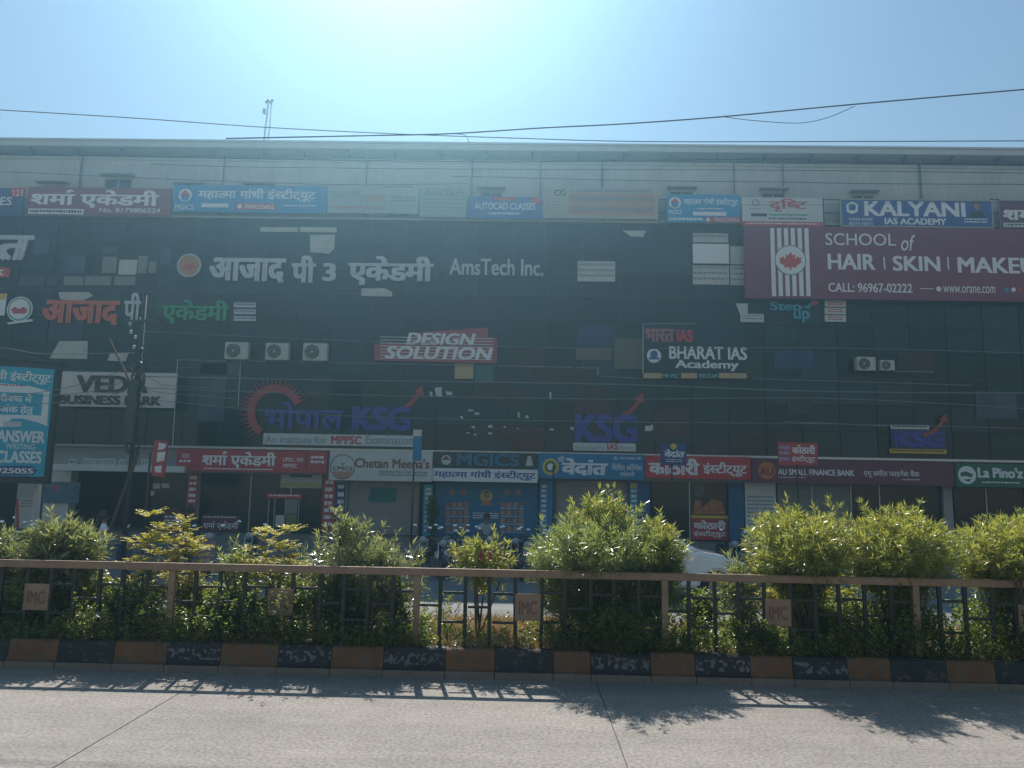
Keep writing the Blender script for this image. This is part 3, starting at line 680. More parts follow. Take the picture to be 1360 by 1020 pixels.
for y in (402, 411, 420): S.board((311, y, 340, y + 6.5), M_letter, .04, 0, 'plate'); S.lines((313, y + 1.5, 338, y + 5), M_blackp, 1, .045, seed=y, lo=.05, hi=.1)
S = Sign('poster', 'small yellow and white poster at the left frame edge below the red tag', 'poster', LY, (3, 404)); S.board((-12, 390, 8, 419), M_print, .03); S.board((-12, 390, 8, 398), M_yellow, .005, .031, 'yellow_band')
S = Sign('shop_sign', 'red slatted sign with italic white letters reading DESIGN SOLUTION', 'sign', LY, (578, 465))
S.poly([(498, 457), (540, 456), (556, 442), (648, 435), (648, 448), (660, 449), (660, 483), (497, 479)], mat('dusty_red', (.34, .05, .07), .5), 0, .08, 'board')
for k in range(8): S.board((505, 448.5 + k * 4, 655, 449.6 + k * 4), M_letter, .006, .081, 'slat')
S.text('DESIGN', (540, 443, 632, 459), M_print, w=.09, bold=.035, ext=.03, shear=.2); S.text('SOLUTION', (512, 461, 655, 478), M_print, w=.09, bold=.035, ext=.03, shear=.2)
S = Sign('shop_sign', 'dark academy sign with red Hindi word above BHARAT IAS Academy letters', 'sign', FY - .2, (920, 466))
S.board((855, 431, 990, 503), G[1], .08); S.text('भारत', (856, 437, 895, 455), mat('pale_red_outline', (.4, .12, .14), .5), w=.085, bold=.04); S.text('IAS', (898, 438, 920, 455), M_redp, w=.085, bold=.06, ext=.02)
S.disc(868, 473, 9.5, M_print, .085, .02); S.disc(868, 471, 5, M_royal, .107); S.board((861, 475, 875, 478), M_royal, .004, .107, 'emblem_band'); S.text('BHARAT IAS', (888, 461, 991, 478), M_print, w=.085, bold=.03, ext=.04, letters=True); S.text('Academy', (896, 479, 980, 493), M_print, w=.085, bold=.03, ext=.04, letters=True)
for r in ((854, 496, 878, 503), (904, 496, 925, 503), (954, 496, 991, 503)): S.board(r, M_tan, .02, .085, 'tan_strip')
S.text('MP PSC', (880, 497, 901, 502.5), mat('mint_print', (.2, .45, .38), .5), w=.085, bold=.02); S.text('PEB EXAM', (928, 497, 952, 502.5), mat('mint_print', (.2, .45, .38), .5), w=.085, bold=.02)
for q in ((854, 430, 923, 430), (854, 430, 854, 495)):
    a, b = onY(q[0], q[1], FY - .3), onY(q[2], q[3], FY - .3); MB().tube([(a[0], FY - .3, a[1]), (b[0], FY - .3, b[1])], .025, 4).build('frame', M_trim, S.root)
S = Sign('letter_sign', 'cyan Step up letters with small red arrow below the maroon hoarding', 'sign', LY, (1050, 412)); S.text('Step', (1022, 401, 1064, 416), M_cyanp, w=0, bold=.03, ext=.06, letters=True); S.text('up', (1053, 413, 1075, 429), M_cyanp, w=0, bold=.03, ext=.06, letters=True)
S.poly([(1066, 408), (1074, 411), (1079, 402), (1086, 404), (1080, 398), (1075, 398), (1077, 401), (1072, 407)], M_cyanp, 0, .05); S.poly([(1077, 402), (1083, 398), (1087, 404), (1080, 407)], M_redp, .05, .02)
for i, y in enumerate((399, 409, 419)):
    S = Sign('name_plate', ['topmost of three white plates beside the cyan letters', 'middle of three white plates beside the cyan letters', 'lowest of three white plates beside the cyan letters'][i], 'sign', LY, (1109, y), group='white plates beside the cyan letters'); S.board((1095, y, 1123, y + 8.6), M_offw, .04); S.lines((1099, y + 1.5, 1119, y + 7.5), M_redp, 2, .045, seed=i, lo=.05, hi=.12)
S = Sign('poster', 'crumpled grey white poster pair stuck below the papered window', 'poster', LY, (995, 415)); S.poly([(977, 403), (993, 403), (993, 418), (983, 418)], M_offw, 0, .02, 'sheet'); S.board((983, 417, 1014, 428), M_offw, .02, .02, 'sheet'); S.lines((986, 418.5, 1012, 426), M_greyp, 2, .045, lo=.05, hi=.12)
# entrance name board
S = Sign('shop_sign', 'white entrance board with black VEDA BUSINESS PARK letters', 'sign', 32.5, (158, 518)); S.board((83, 495, 235, 541), mat('creamy_white_board', (.62, .56, .54), .5, scale=1.2, var=.1), .12)
S.text('VEDA', (104, 499.5, 199, 522), M_blackp, w=.125, bold=.035, ext=.05, letters=True); S.text('BUSINESS PARK', (81, 526, 216, 538), M_blackp, w=.125, bold=.035, ext=.05, letters=True)
# institute signs in the glass bay
M_dullred = mat('dull_red_acrylic', (.34, .04, .025), .5)
def arrow(S, x0, y0, s, w=.02):
    P = [(0, 0), (10, -4), (22, -12), (34, -25), (29, -26), (41, -36), (44, -20), (39, -23), (28, -9), (15, 0), (2, 5)]
    S.poly([(x0 + a * s, y0 + b * s) for a, b in P], M_dullred, w, .04, 'arrow')
S = Sign('letter_sign', 'violet blue letters with a red sunburst arc above the MPPSC strip', 'sign', LY, (440, 545))
mb = MB(); n = 30
for k in range(n):
    a0, a1 = R(20 + k * 215 / n), R(20 + (k + 1) * 215 / n); ri, ro = 27, 37
    P = [S.pt(366 + r * math.cos(t), 548 - r * math.sin(t)) for r, t in ((ri + k * 0, a0), (ro, a0), (ro, a1), (ri, a1))]; mb.add([(u, -.06, v) for u, v in P] + [(u, 0, v) for u, v in P], [(0, 1, 2, 3), (4, 7, 6, 5), (0, 4, 5, 1), (2, 6, 7, 3)])
mb.build('sun_arc', M_dullred, S.root, True)
for k in range(26):
    t = R(24 + k * 8); S.poly([(366 + 37 * math.cos(t - .03), 548 - 37 * math.sin(t - .03)), (366 + 49 * math.cos(t), 548 - 49 * math.sin(t)), (366 + 37 * math.cos(t + .03), 548 - 37 * math.sin(t + .03))], M_dullred, 0, .05, 'sun_spike')
S.text('भोपाल', (352, 534, 458, 570), M_blueled, w=0, bold=.03, ext=.07, letters=True); S.text('KSG', (468, 540, 546, 572), M_blueled, w=0, bold=.06, ext=.07, letters=True); arrow(S, 522, 546, .95)
S = Sign('sign_strip', 'long white strip reading An institute for MPPSC Examination', 'sign', LY - .05, (450, 584)); S.board((350, 577, 552, 592), M_offw, .05); S.text('An institute for', (353, 579, 434, 589), M_greyp, w=.054, bold=.01); S.text('MPPSC', (440, 579, 481, 590), M_redp, w=.054, bold=.04); S.text('Examination', (486, 579, 549, 590), M_greyp, w=.054, bold=.01)
S = Sign('letter_sign', 'violet blue KSG letters with red arrow above the small IAS strip', 'sign', LY, (803, 570)); S.text('KSG', (763, 550, 846, 588), M_blueled, w=0, bold=.05, ext=.07, letters=True); arrow(S, 814, 556, .95)
S = Sign('sign_strip', 'short white strip reading An Institute For IAS Exam', 'sign', LY - .05, (803, 593)); S.board((761, 588.5, 844, 599), M_offw, .05); S.text('An Institute For', (763, 592, 804, 597), M_greyp, w=.054); S.text('IAS', (806, 589.5, 821, 597.5), M_redp, w=.054, bold=.04); S.text('Exam', (823, 591.5, 840, 597), M_greyp, w=.054)
S = Sign('shop_sign', 'dark blue panel with KSG letters between a white strip and a yellow strip', 'sign', LY, (1218, 583)); S.board((1183, 570, 1255, 596), mat('ink_blue', (.008, .012, .1), .4), .06); S.text('KSG', (1187, 573, 1252, 594), M_blueled, w=.065, bold=.07, ext=.02); S.board((1182, 564.5, 1233, 570), M_offw, .07, 0, 'white_strip'); S.lines((1184, 566, 1230, 569), M_blackp, 1, .075, lo=.05, hi=.15); S.board((1181, 596.5, 1256, 602.5), mat('amber', (.55, .33, .03), .5), .07, 0, 'yellow_strip'); S.lines((1184, 598, 1253, 601), M_blackp, 1, .075, seed=3, lo=.05, hi=.15); arrow(S, 1224, 577, .75, .07)

# ---- shop fascias (plane in front of the canopy)
GY = 31.6
def fascia(label, r, m, d=.12, frame=None): 
    S = Sign('shop_sign', label, 'sign', GY, ((r[0] + r[2]) / 2, r[3])); S.board(r, m, d, 0, frame=frame); return S
S = fascia('red shop fascia with white Hindi lettering over the glass shop', (236, 598, 436, 627), M_red)
S.text('शर्मा एकेडमी', (270, 600, 368, 622), M_print, w=.125, bold=.035); S.board((272, 622.4, 364, 623.6), M_print, .005, .121, 'underline'); S.text('आजाद', (243, 603, 254, 609), M_print, w=.125); S.lines((240, 611, 256, 616), M_print, 1, .125, lo=.1, hi=.2); S.text('UPSC, IAS', (377, 608, 404, 614), M_print, w=.125, bold=.02); S.text('MPPSC', (377, 616, 396, 621.5), M_print, w=.125, bold=.02)
S.board((407, 602, 409, 624), M_wine, .004, .121, 'divider'); S.lines((414, 606, 432, 618), M_print, 2, .125, seed=8, lo=.08, hi=.2)
S = Sign('shop_sign', "white shop fascia reading Chetan Meena's with a round CMICS emblem", 'sign', GY - .15, (505, 640)); S.board((439, 600, 574, 638), M_offw, .12, frame=M_trim, fw=.02)
S.disc(456, 620, 16.5, mat('ring_brown', (.2, .07, .06), .5), .125, ring=.93); S.poly([(443, 626), (469, 626), (466, 631), (461, 635), (451, 635), (446, 631)], M_salmon, .125); S.text('CMICS', (443, 619.5, 469, 624.5), M_blackp, w=.13, bold=.02); S.poly([(452, 613), (456, 616), (460, 613), (457, 618), (455, 618)], M_greyp, .125)
S.text("Chetan Meena's", (472, 609, 571, 622), mat('brown_red_print', (.22, .05, .05), .5), w=.125, bold=.03); S.text('Institute For Civil Services', (505, 624.5, 568, 629.5), M_blackp, w=.125); S.board((504, 631, 569, 631.8), M_blackp, .004, .121, 'underline')
S = fascia('dark board with blue MGICS letters above a white Hindi strip', (576, 601, 714, 622), mat('dark_grey_board', (.03, .045, .045), .5)); S.text('MGICS', (607, 603, 690, 619), mat('blue_acrylic', (.02, .16, .3), .45), w=.125, bold=.03, ext=.05, letters=True); S.disc(593, 611, 6.5, M_letter, .125); S.poly([(587, 611), (593, 605), (599, 611)], mat('brown_red_print', (.22, .05, .05), .5), .131); S.poly([(698, 619), (701, 606), (705, 606), (708, 619)], M_letter, .125)
S.board((574, 622.8, 714, 640), M_print, .13, 0, 'white_strip'); S.text('महात्मा गांधी इंस्टीट्यूट', (577, 624.5, 712, 637.5), mat('deep_blue_print', (.01, .08, .3), .5), w=.135, bold=.03)
S = fascia('blue shop fascia with white Hindi word and yellow round emblem', (715, 603, 855, 636), mat('cobalt_vinyl', (.0, .17, .36), .5)); S.disc(731, 620, 11, M_yellow, .125); S.disc(731, 620, 7.5, M_green, .131); S.disc(731, 620, 4.5, M_print, .137); S.text('श्री', (741, 605, 749, 614), M_print, w=.125, bold=.02); S.text('वेदांत', (746, 609, 807, 632), M_print, w=.125, bold=.05, shear=.08)
S.text('By : PATHAK SIR', (815, 607, 851, 611.5), M_print, w=.125, bold=.02); S.text('सिविल सर्विसेस', (812, 616, 852, 625), M_print, w=.125, bold=.01); S.text('एकेडमी', (823, 626, 842, 634), M_print, w=.125, bold=.01)
S = fascia('bright red shop fascia with white Hindi lettering behind the small pole sign', (856, 606, 996, 636), mat('bright_red_vinyl', (.5, .02, .03), .5)); S.text('कोठारी', (861, 609, 928, 631), M_print, w=.125, bold=.05); S.text('इंस्टीट्यूट', (933, 614, 991, 633), M_print, w=.125, bold=.03)
S = fascia('wide dark maroon bank fascia with orange disc and white lettering', (998, 612, 1265, 643), M_wine); S.disc(1017, 625, 11.5, mat('saffron', (.55, .14, .03), .5), .125); S.text('AU', (1008, 621, 1026, 631), M_wine, w=.131, bold=.03); S.text('AU SMALL FINANCE BANK', (1032, 623.5, 1133, 631.5), M_print, w=.125, bold=.03); S.lines((1032, 633.5, 1068, 635.5), M_print, 1, .125, fill=.5); S.text('एयू स्मॉल फाइनेंस बैंक', (1145, 624, 1219, 635), M_print, w=.125, bold=.012); S.lines((1196, 636.5, 1219, 639), M_print, 1, .125, fill=.5)
S = fascia("green shop fascia with round portrait emblem reading La Pino'z", (1267, 617, 1450, 648), M_green); S.disc(1282, 631, 12, M_print, .125); S.poly([(1273, 628), (1280, 626), (1290, 630), (1288, 634), (1280, 632), (1274, 633)], M_green, .131); S.poly([(1277, 637), (1288, 636), (1284, 640)], M_green, .131)
S.text("La Pino'z", (1296, 621, 1356, 635), M_print, w=.125, bold=.05); S.lines((1302, 640, 1352, 643), M_print, 1, .125, fill=.6); S.text('Pizza', (1362, 621, 1400, 635), M_print, w=.125, bold=.05)
# ---- upright strips, posters on shop fronts
def vstrip(label, r, m, tm=M_print, rows=7, Y=32.36, seed=2, name='strip_banner', n=.3):
    S = Sign(name, label, 'banner', Y, ((r[0] + r[2]) / 2, r[3])); S.board(r, m, .03); w_ = r[2] - r[0]; S.lines((r[0] + w_ * .2, r[1] + 4, r[2] - w_ * .15, r[3] - 3), tm, rows, .034, seed=seed, fill=.55, lo=.1, hi=.3); return S
vstrip('upright red strip banner left of the glass shop', (248, 628, 262, 690), M_red)
vstrip('upright red strip banner right of the glass shop', (428, 634, 444, 706), M_red, seed=3)
vstrip('upright navy strip banner beside the red strip banner', (445.5, 640, 458, 706), M_navy, rows=6, seed=4)
vstrip('upright blue strip banner left of the large blue poster', (562, 644, 574, 712), M_teal, rows=10, seed=5)
vstrip('upright blue strip banner with round yellow tip beside the shutter', (717, 640, 727, 706), M_blue, rows=9, seed=6)
S = vstrip('upright blue strip banner on the pillar right of the second shutter', (836, 640, 847, 706), M_blue, rows=9, seed=7); S.disc(841, 645, 4, M_yellow, .034)
S = Sign('poster', 'large blue shutter poster with portrait and rows of white characters', 'poster', SYF - .03, (645, 700)); S.board((577, 641, 714, 735), mat('poster_blue', (.01, .14, .3), .5, scale=1), .02)
S.disc(646, 659, 8, M_yellow, .024, .003); S.disc(646, 658, 4.2, M_skinp, .028, .003); S.disc(646, 654.5, 4, M_blackp, .026, .003, ry=2.5); S.poly([(639, 671), (642, 664), (650, 664), (653, 671)], M_orange, .029, .003)
for x0 in (592, 665):
    for k in range(4):
        for j in range(4): S.board((x0 + j * 8.2, 667 + k * 10.5, x0 + 6 + j * 8.2, 674 + k * 10.5), M_salmon if (k + j) % 3 else M_skinp, .003, .021, 'portrait_tile'); 
        S.lines((x0, 674.8 + k * 10.5, x0 + 31, 676.6 + k * 10.5), M_print, 1, .025, seed=k)
    S.disc(x0 + 8, 654, 4, M_skinp, .024); S.disc(x0 + 23, 654, 4, M_skinp, .024)
S.lines((628, 681, 662, 690), M_print, 3, .024, fill=.5, seed=11)
S = Sign('poster', 'red and yellow poster with white Hindi lettering on the shop glass', 'poster', SYF - .03, (943, 716)); S.board((918, 689, 967, 717), M_red, .02); S.board((918, 684.5, 967, 688.5), M_yellow, .02, 0, 'yellow_strip'); S.text('कोठारी', (921, 691, 964, 703), M_print, w=.024, bold=.05); S.text('इंस्टीट्यूट', (921, 704.5, 964, 714), M_print, w=.024, bold=.025)
S = Sign('poster', 'orange picture poster inside the glass shop above the red poster', 'poster', SYF - .03, (940, 672)); S.poly([(920, 683), (923, 664), (930, 664), (932, 674), (940, 668), (946, 662), (958, 666), (964, 683)], mat('orange_photo', (.38, .14, .04), .5, scale=6, var=.6), 0, .012, 'sheet'); S.poly([(922, 645), (934, 643), (936, 655), (928, 660), (921, 656)], mat('grey_green_photo', (.12, .14, .12), .5, scale=9, var=.7), 0, .012, 'sheet')
S = Sign('poster', 'maroon shop window board with white Hindi lettering behind yellow shrub', 'poster', SYF - .06, (292, 704)); S.board((268, 684, 318, 706), M_wine, .02); S.text('शर्मा एकेडमी', (270, 692, 317, 704), M_print, w=.024, bold=.02); S.lines((270, 686, 314, 689), M_print, 1, .024)
S = Sign('sandwich_board', 'dark notice board with pointed top beside the red strip banner', 'sign', 31.9, (231, 725)); S.poly([(217, 735), (217, 682), (232, 673), (247, 682), (247, 735)], M_wine, 0, .05, 'board'); S.lines((219, 685, 245, 700), M_print, 3, .055, lo=.1, hi=.3)
S = Sign('display_case', 'pale display rack with red header inside the glass shop', 'display case', SYF - .12, (378, 700)); S.board((354, 656, 402, 662), M_redp, .05, name='header'); S.lines((358, 657, 398, 661), M_print, 1, .055, lo=.1, hi=.3)
for x in (356, 364, 378, 396): S.board((x, 662, x + 1, 705), M_metal, .03, 0, 'upright')
S.board((379, 663, 395, 682), M_greyp, .02, name='sheet'); S.board((380, 683, 394, 698), mat('olive_sheet', (.2, .19, .06), .6), .02, name='sheet'); S.board((366, 684, 377, 700), M_offw, .02, name='sheet')
S = Sign('poster', 'white and yellow notice high in the shop window left of the red strip', 'poster', SYF - .06, (395, 640)); S.board((373, 628, 428, 648), M_offw, .02); S.board((373, 641, 428, 647), mat('pale_yellow', (.45, .42, .15), .5), .004, .021, 'yellow_strip'); S.board((385, 630, 415, 634), M_green, .004, .021, 'green_strip')
S = Sign('poster', 'teal sticker poster on the brown rolling shutter', 'poster', SYF - .03, (510, 665)); S.poly([(493, 648), (527, 648), (526, 667), (494, 667), (489, 664)], mat('teal_sheet', (.01, .15, .17), .6), 0, .008, 'sheet')
S = Sign('poster', 'blue and pink poster in the left shop window under the white canopy', 'poster', 32.3, (85, 670)); S.board((58, 640, 106, 668), mat('window_photo', (.05, .14, .22), .4, scale=3, var=.6), .03); S.disc(76, 648, 4, mat('pink', (.5, .1, .2), .5), .034)
S = Sign('poster', 'pale notices on the white bank wall beside the blue pillar', 'poster', 32.4, (1010, 680)); S.lines((993, 659, 1028, 700), mat('pale_blue_print', (.2, .3, .38), .5), 8, .01, seed=20, fill=.35, lo=.1, hi=.4)
for i, (x0, x1, y0, y1, lb) in enumerate(((92, 102, 610, 620, 'pale blue paper box standing alone on the white canopy'), (111, 125, 609, 619, 'first white paper of the row on the white canopy'), (126, 139, 609, 619, 'second white paper of the row on the white canopy'), (140, 155, 609, 619, 'third white paper of the row on the white canopy'), (158, 170, 610, 620, 'tilted white paper before the tall crate on the canopy'), (169, 178, 606, 620, 'tallest white crate on the canopy near the pole'), (188, 200, 610, 620, 'white paper on the canopy next to the red pole sign'))):
    S = Sign('notice_board', lb, 'notice', 31.38, (x0, y1), group='white notices along the canopy'); S.board((x0, y0, x1, y1), M_offw, .05, 0, 'board'); S.lines((x0 + 2, y0 + 2.5, x1 - 2, y1 - 2.5), M_navy if i else M_blackp, 3 if i else 1, .054, seed=i, fill=.4, lo=.05, hi=.1)
for i, (x0, x1, y0, y1) in enumerate(((203, 213, 642, 649), (215, 225, 642, 648), (200, 205, 652, 658))):
    S = Sign('notice', ['larger white sheet on the green glass door', 'right hand white sheet on the green glass door', 'smallest white sheet low on the green glass door'][i], 'notice', SYF - .02, (x0, y1)); S.board((x0, y0, x1, y1), M_offw, .008, 0, 'sheet')

# ---- billboard at the left
S = Sign('billboard', 'tall teal advertising billboard reading ANSWER WRITING CLASSES in a black frame', 'billboard', 24, (40, 560), phi=22)
bx = S.rect((-75, 486, 66, 632)); u0, u1, v0, v1 = bx
MB().box(u0, u1, -.05, 0, v0, v1).build('panel', M_teal, S.root, True)
MB().box(u0 - .3, u1 + .13, .002, .5, v0 - .22, v1 + .2).build('housing', mat('billboard_black', (.008, .01, .013), .45), S.root, True, bevel=.03)
MB().prism([(u0 - .3, v1 + .201), (u1 + .3, v1 + .201), (u1 + .1, v1 + .26), (u0 + 1, v1 + .5), (u0 - .3, v1 + .5)], -.15, .6, 'y').build('hood', mat('billboard_black', (.008, .01, .013), .45), S.root, True)
for u in (u0 + .2, u1 - .1): MB().box(u - .06, u + .06, .1, .22, -S.o.z + .0, v0 - .222).build('leg', M_metal, S.root, True)
S.poly([(-75, 507), (0, 509), (40, 513), (66, 520), (63, 566), (50, 561), (30, 556), (16, 556), (5, 567), (-75, 566)], M_print, .052, .004, 'white_swoosh')
S.poly([(-75, 518), (58, 523), (55, 552), (-75, 549)], M_teal, .058, .004, 'teal_box'); S.text('महात्मा गांधी इंस्टीट्यूट', (-68, 491, 69, 508), M_print, w=.054, bold=.025); S.text('मुख्य परीक्षा में', (-40, 522, 43, 536), M_print, w=.064, bold=.03); S.text('अधिक अंक हेतु', (-40, 536, 45, 551), M_print, w=.064, bold=.03)
S.poly([(5, 560), (29, 560), (29, 567), (5, 567)], M_letter, .066, .004, 'tag'); S.text('ANSWER', (-3, 572, 60, 588), M_print, w=.054, bold=.04); S.text('WRITING', (8, 589.5, 47, 597), M_print, w=.054, bold=.005); S.text('CLASSES', (-5, 599, 56, 615), M_print, w=.054, bold=.04)
S.poly([(-75, 618), (44, 619), (50, 625), (44, 631), (-75, 631)], M_navy, .052, .004, 'number_band'); S.text('78699925055', (-50, 621, 45, 628.5), M_print, w=.058, bold=.04)
S.lines((-40, 510, 34, 514), M_redp, 1, .06, fill=.4)
S = Sign('standing_poster', 'leaning white poster board with red edge at the foot of the billboard', 'poster', 25.5, (35, 690)); S.poly([(25, 662), (47, 660), (46, 700), (27, 704)], M_offw, 0, .05, 'board'); S.poly([(23, 662), (26, 662), (27, 704), (23, 704)], M_redp, 0, .052, 'red_edge'); S.lines((29, 664, 44, 675), M_greyp, 3, .055, lo=.05, hi=.15)
S = Sign('white_post', 'short white post standing right of the billboard', 'post', 25, (48, 700)); S.board((45, 644, 49, 715), M_white, .1, 0, 'post')

# ---- pole signs
def pole_sign(label, xp, Y, ybot, ytop, r=.03, m=M_dmetal):
    X, Z = onY(xp, ytop, Y); rt = empty('pole_sign', (X, Y, .12), label=label, cat='sign'); MB().tube([(X, Y, .12), (X, Y, Z)], r, 8).build('pole', m, rt, smooth=True); return rt
rt = pole_sign('narrow blue and white sign seen nearly edge on atop a thin pole', 551, 24.5, 700, 580); S = Sign('', '', '', 24.4, root=rt)
S.board((549, 580, 560, 612), mat('cobalt_vinyl', (.0, .17, .36), .5), .12, name='blue_board'); S.board((549.5, 571, 560.5, 579.6), M_offw, .12, name='white_board')
rt = pole_sign('small navy sign with white Hindi word on a pole before the red fascia', 892, 28, 700, 590); S = Sign('', '', '', 27.95, root=rt)
S.board((877, 589, 911, 618), M_navy, .06); S.disc(894, 593, 4, M_yellow, .064); S.text('वेदांत', (882, 597, 909, 608), M_print, w=.064, bold=.04, shear=.08); S.lines((884, 610, 906, 615), M_print, 2, .064, fill=.4)
rt = pole_sign('small red sign with white Hindi lettering on a pole before the bank fascia', 1058, 28, 700, 590); S = Sign('', '', '', 27.95, root=rt)
S.board((1033, 588, 1085, 618), M_red, .06); S.text('कोठारी', (1051, 591, 1082, 603), M_print, w=.064, bold=.04); S.text('इंस्टीट्यूट', (1051, 605, 1082, 615), M_print, w=.064, bold=.02); S.lines((1034, 592, 1048, 615), mat('violet_print', (.3, .3, .55), .5), 3, .064, fill=.6)
rt = pole_sign('tilted narrow red sign with white lettering on a rusty pole', 200, 24, 700, 600, .035, mat('rusty_pole', (.1, .05, .04), .7)); S = Sign('', '', '', 23.9, root=rt)
S.poly([(206, 584), (224, 586), (219, 634), (202, 632)], M_red, 0, .05, 'board'); S.poly([(212, 588), (222, 590), (220, 596), (211, 598)], M_print, .052); S.poly([(210, 601), (221, 600), (219, 612), (209, 614)], M_print, .052); S.poly([(206, 620), (216, 618), (215, 628), (207, 627)], M_print, .052)
rt = pole_sign('plain thin black pole in front of the blue fascia emblem', 735, 27, 700, 618, .03)

# ---- air conditioner units
def ac_unit():
    r = empty('air_conditioner', (0, 0, 0), cat='air conditioner', group='air conditioner units on the glass front'); m = mat('ac_cream', (.5, .49, .45), .5)
    MB().box(-.42, .42, -.33, 0, 0, .62).build('casing', m, r, True, bevel=.02)
    MB().lathe([(.25, -.335), (.25, -.36), (.22, -.36), (.22, -.335)], (-.1, 0, .31), 'y', 24).build('fan_ring', M_dmetal, r, True)
    MB().prism([(-.1 + .21 * math.cos(k * .2618), .31 + .21 * math.sin(k * .2618)) for k in range(24)], -.338, -.331).build('fan_recess', mat('fan_dark', (.05, .05, .05), .6), r, True)
    g = MB()
    for k in range(4): g.lathe([(.05 * (k + 1), -.352), (.05 * (k + 1) + .006, -.352)], (-.1, 0, .31), 'y', 20)
    g.build('grille', M_metal, r, True, fix=False); MB().lathe([(0, -.356), (.035, -.356), (.04, -.345)], (-.1, 0, .31), 'y', 12).build('hub', M_letter, r, True)
    for x in (-.34, .34): MB().box(x - .02, x + .02, -.35, .1, -.05, 0).build('bracket', M_dmetal, r, True)
    return r
ac0 = ac_unit()
for k, (x0, x1, y1, lb) in enumerate(((298, 329, 477, 'leftmost of the three cream air conditioners above the sunburst sign'), (352, 383, 478, 'middle one of the three cream air conditioners above the sunburst sign'), (402, 434, 479, 'third cream air conditioner, beside a white duct above the trim'), (1138, 1163, 492, 'left one of two small air conditioners under the maroon hoarding'), (1169, 1188, 492, 'right one of two small air conditioners under the maroon hoarding'))):
    o = ac0 if k == 0 else copy_tree(ac0); X0, Z = onY(x0, y1, FY - .4); X1 = onY(x1, y1, FY - .4)[0]; o.location = ((X0 + X1) / 2, FY - .12, Z); s_ = (X1 - X0) / .84; o.scale = (s_, 1, s_ * (.62 / .62)); o['label'] = lb

# ---- antenna mast on the roof
X, Z = onY(353, 182, 34); rt = empty('antenna_mast', (X, 34, 17.83), label='slim lattice antenna mast standing on the flat roof edge', cat='antenna'); zt = onY(353, 136, 34)[1]
MB().tube([(X - .1, 34, 17.93), (X + .02, 34, zt)], .035, 6).build('mast', M_metal, rt); MB().tube([(X + .14, 34, 17.93), (X + .17, 34, zt + .05)], .025, 6).build('mast', M_metal, rt)
lat = MB(); n = 6
for k in range(n): a = 17.95 + (zt - 17.95) * k / n; b = 17.95 + (zt - 17.95) * (k + 1) / n; lat.tube([(X - .1 + .12 * k / n, 34, a), (X + .14, 34, b)], .01, 4)
lat.build('lattice', M_metal, rt); MB().box(X - .2, X - .08, 33.9, 34.05, zt - .6, zt - .35).build('antenna_panel', M_greyp, rt)
for dx in (-.02, .18): MB().tube([(X + dx - .08, 33.95, zt - .05), (X + dx + .1, 33.9, zt + .1)], .06, 8).build('antenna_head', M_dmetal, rt)
#@@OBJECTS
# ================================================================== PLANTS
nr = np.random.default_rng(5)
def fast_mesh(name, V, F, mats, parent=None, off=(0, 0, 0)):
    me = bpy.data.meshes.new(name); V = V - np.array(off); n = F.shape[1]
    me.vertices.add(len(V)); me.vertices.foreach_set('co', V.astype(np.float32).ravel())
    me.loops.add(F.size); me.loops.foreach_set('vertex_index', F.astype(np.int32).ravel())
    me.polygons.add(len(F)); me.polygons.foreach_set('loop_start', np.arange(0, F.size, n, dtype=np.int32)); me.polygons.foreach_set('loop_total', np.full(len(F), n, dtype=np.int32))
    me.update(calc_edges=True); me.validate()
    for m in mats: me.materials.append(m)
    o = bpy.data.objects.new(name, me); link(o, parent)
    if parent is None: o.location = off
    return o
def norm(a): return a / np.maximum(np.linalg.norm(a, axis=-1, keepdims=True), 1e-9)
def leaves_geo(B, D, L, W, roll=.5, droop=.12):
    """arrays of base, direction, length, width -> folded lance shaped leaves"""
    n = len(B); up = np.tile([0, 0, 1.0], (n, 1)) + nr.normal(0, roll, (n, 3)); S = norm(np.cross(D, up)); N = norm(np.cross(S, D))
    L = L[:, None]; W = W[:, None]
    T = B + D * L - np.array([0, 0, 1]) * L * droop
    c = B + D * L * .45 - N * W * .22 + np.array([0, 0, 1]) * L * .03
    ml = B + D * L * .42 + S * W * .5; mr = B + D * L * .42 - S * W * .5
    V = np.stack([B, ml, mr, c, T], 1).reshape(-1, 3); i = np.arange(n)[:, None] * 5
    F = np.concatenate([i + np.array([a]) for a in ((0, 1, 3), (0, 3, 2), (1, 4, 3), (3, 4, 2))], 0)
    return V, F
def twig_leaves(P, D, per, L, W, span=.3, amin=30, amax=80, **k):
    n = len(P); s = nr.random((n, per)) ** 1.1 * span; ph = nr.random((n, 1)) * 6.28 + np.arange(per)[None] * 2.4
    a = np.radians(amin + (amax - amin) * s / span + nr.normal(0, 9, (n, per)))
    up = np.array([0.13, .2, 1.0]); U = norm(np.cross(D, up)); Vv = np.cross(D, U)
    dirs = D[:, None] * np.cos(a)[..., None] + (U[:, None] * np.cos(ph)[..., None] + Vv[:, None] * np.sin(ph)[..., None]) * np.sin(a)[..., None]
    B = (P[:, None] - D[:, None] * s[..., None]).reshape(-1, 3); dirs = norm(dirs.reshape(-1, 3)); m = len(B)
    return leaves_geo(B, dirs, L * nr.uniform(.65, 1.15, m), W * nr.uniform(.75, 1.2, m), **k)
def merge(parts):
    V, F, b = [], [], 0
    for v, f in parts: V.append(v); F.append(f + b); b += len(v)
    return np.concatenate(V), np.concatenate(F)
LF_ole = leaf_mat('oleander_leaf', (.06, .11, .05), (.25, .3, .14), (.38, .52, .12), .4, .26)
LF_ole2 = leaf_mat('oleander_leaf_yellowish', (.05, .1, .03), (.26, .31, .1), (.44, .53, .09), .42, .26)
LF_dark = leaf_mat('dull_green_leaf', (.04, .085, .025), (.13, .18, .05), (.27, .42, .05), .42, .34)
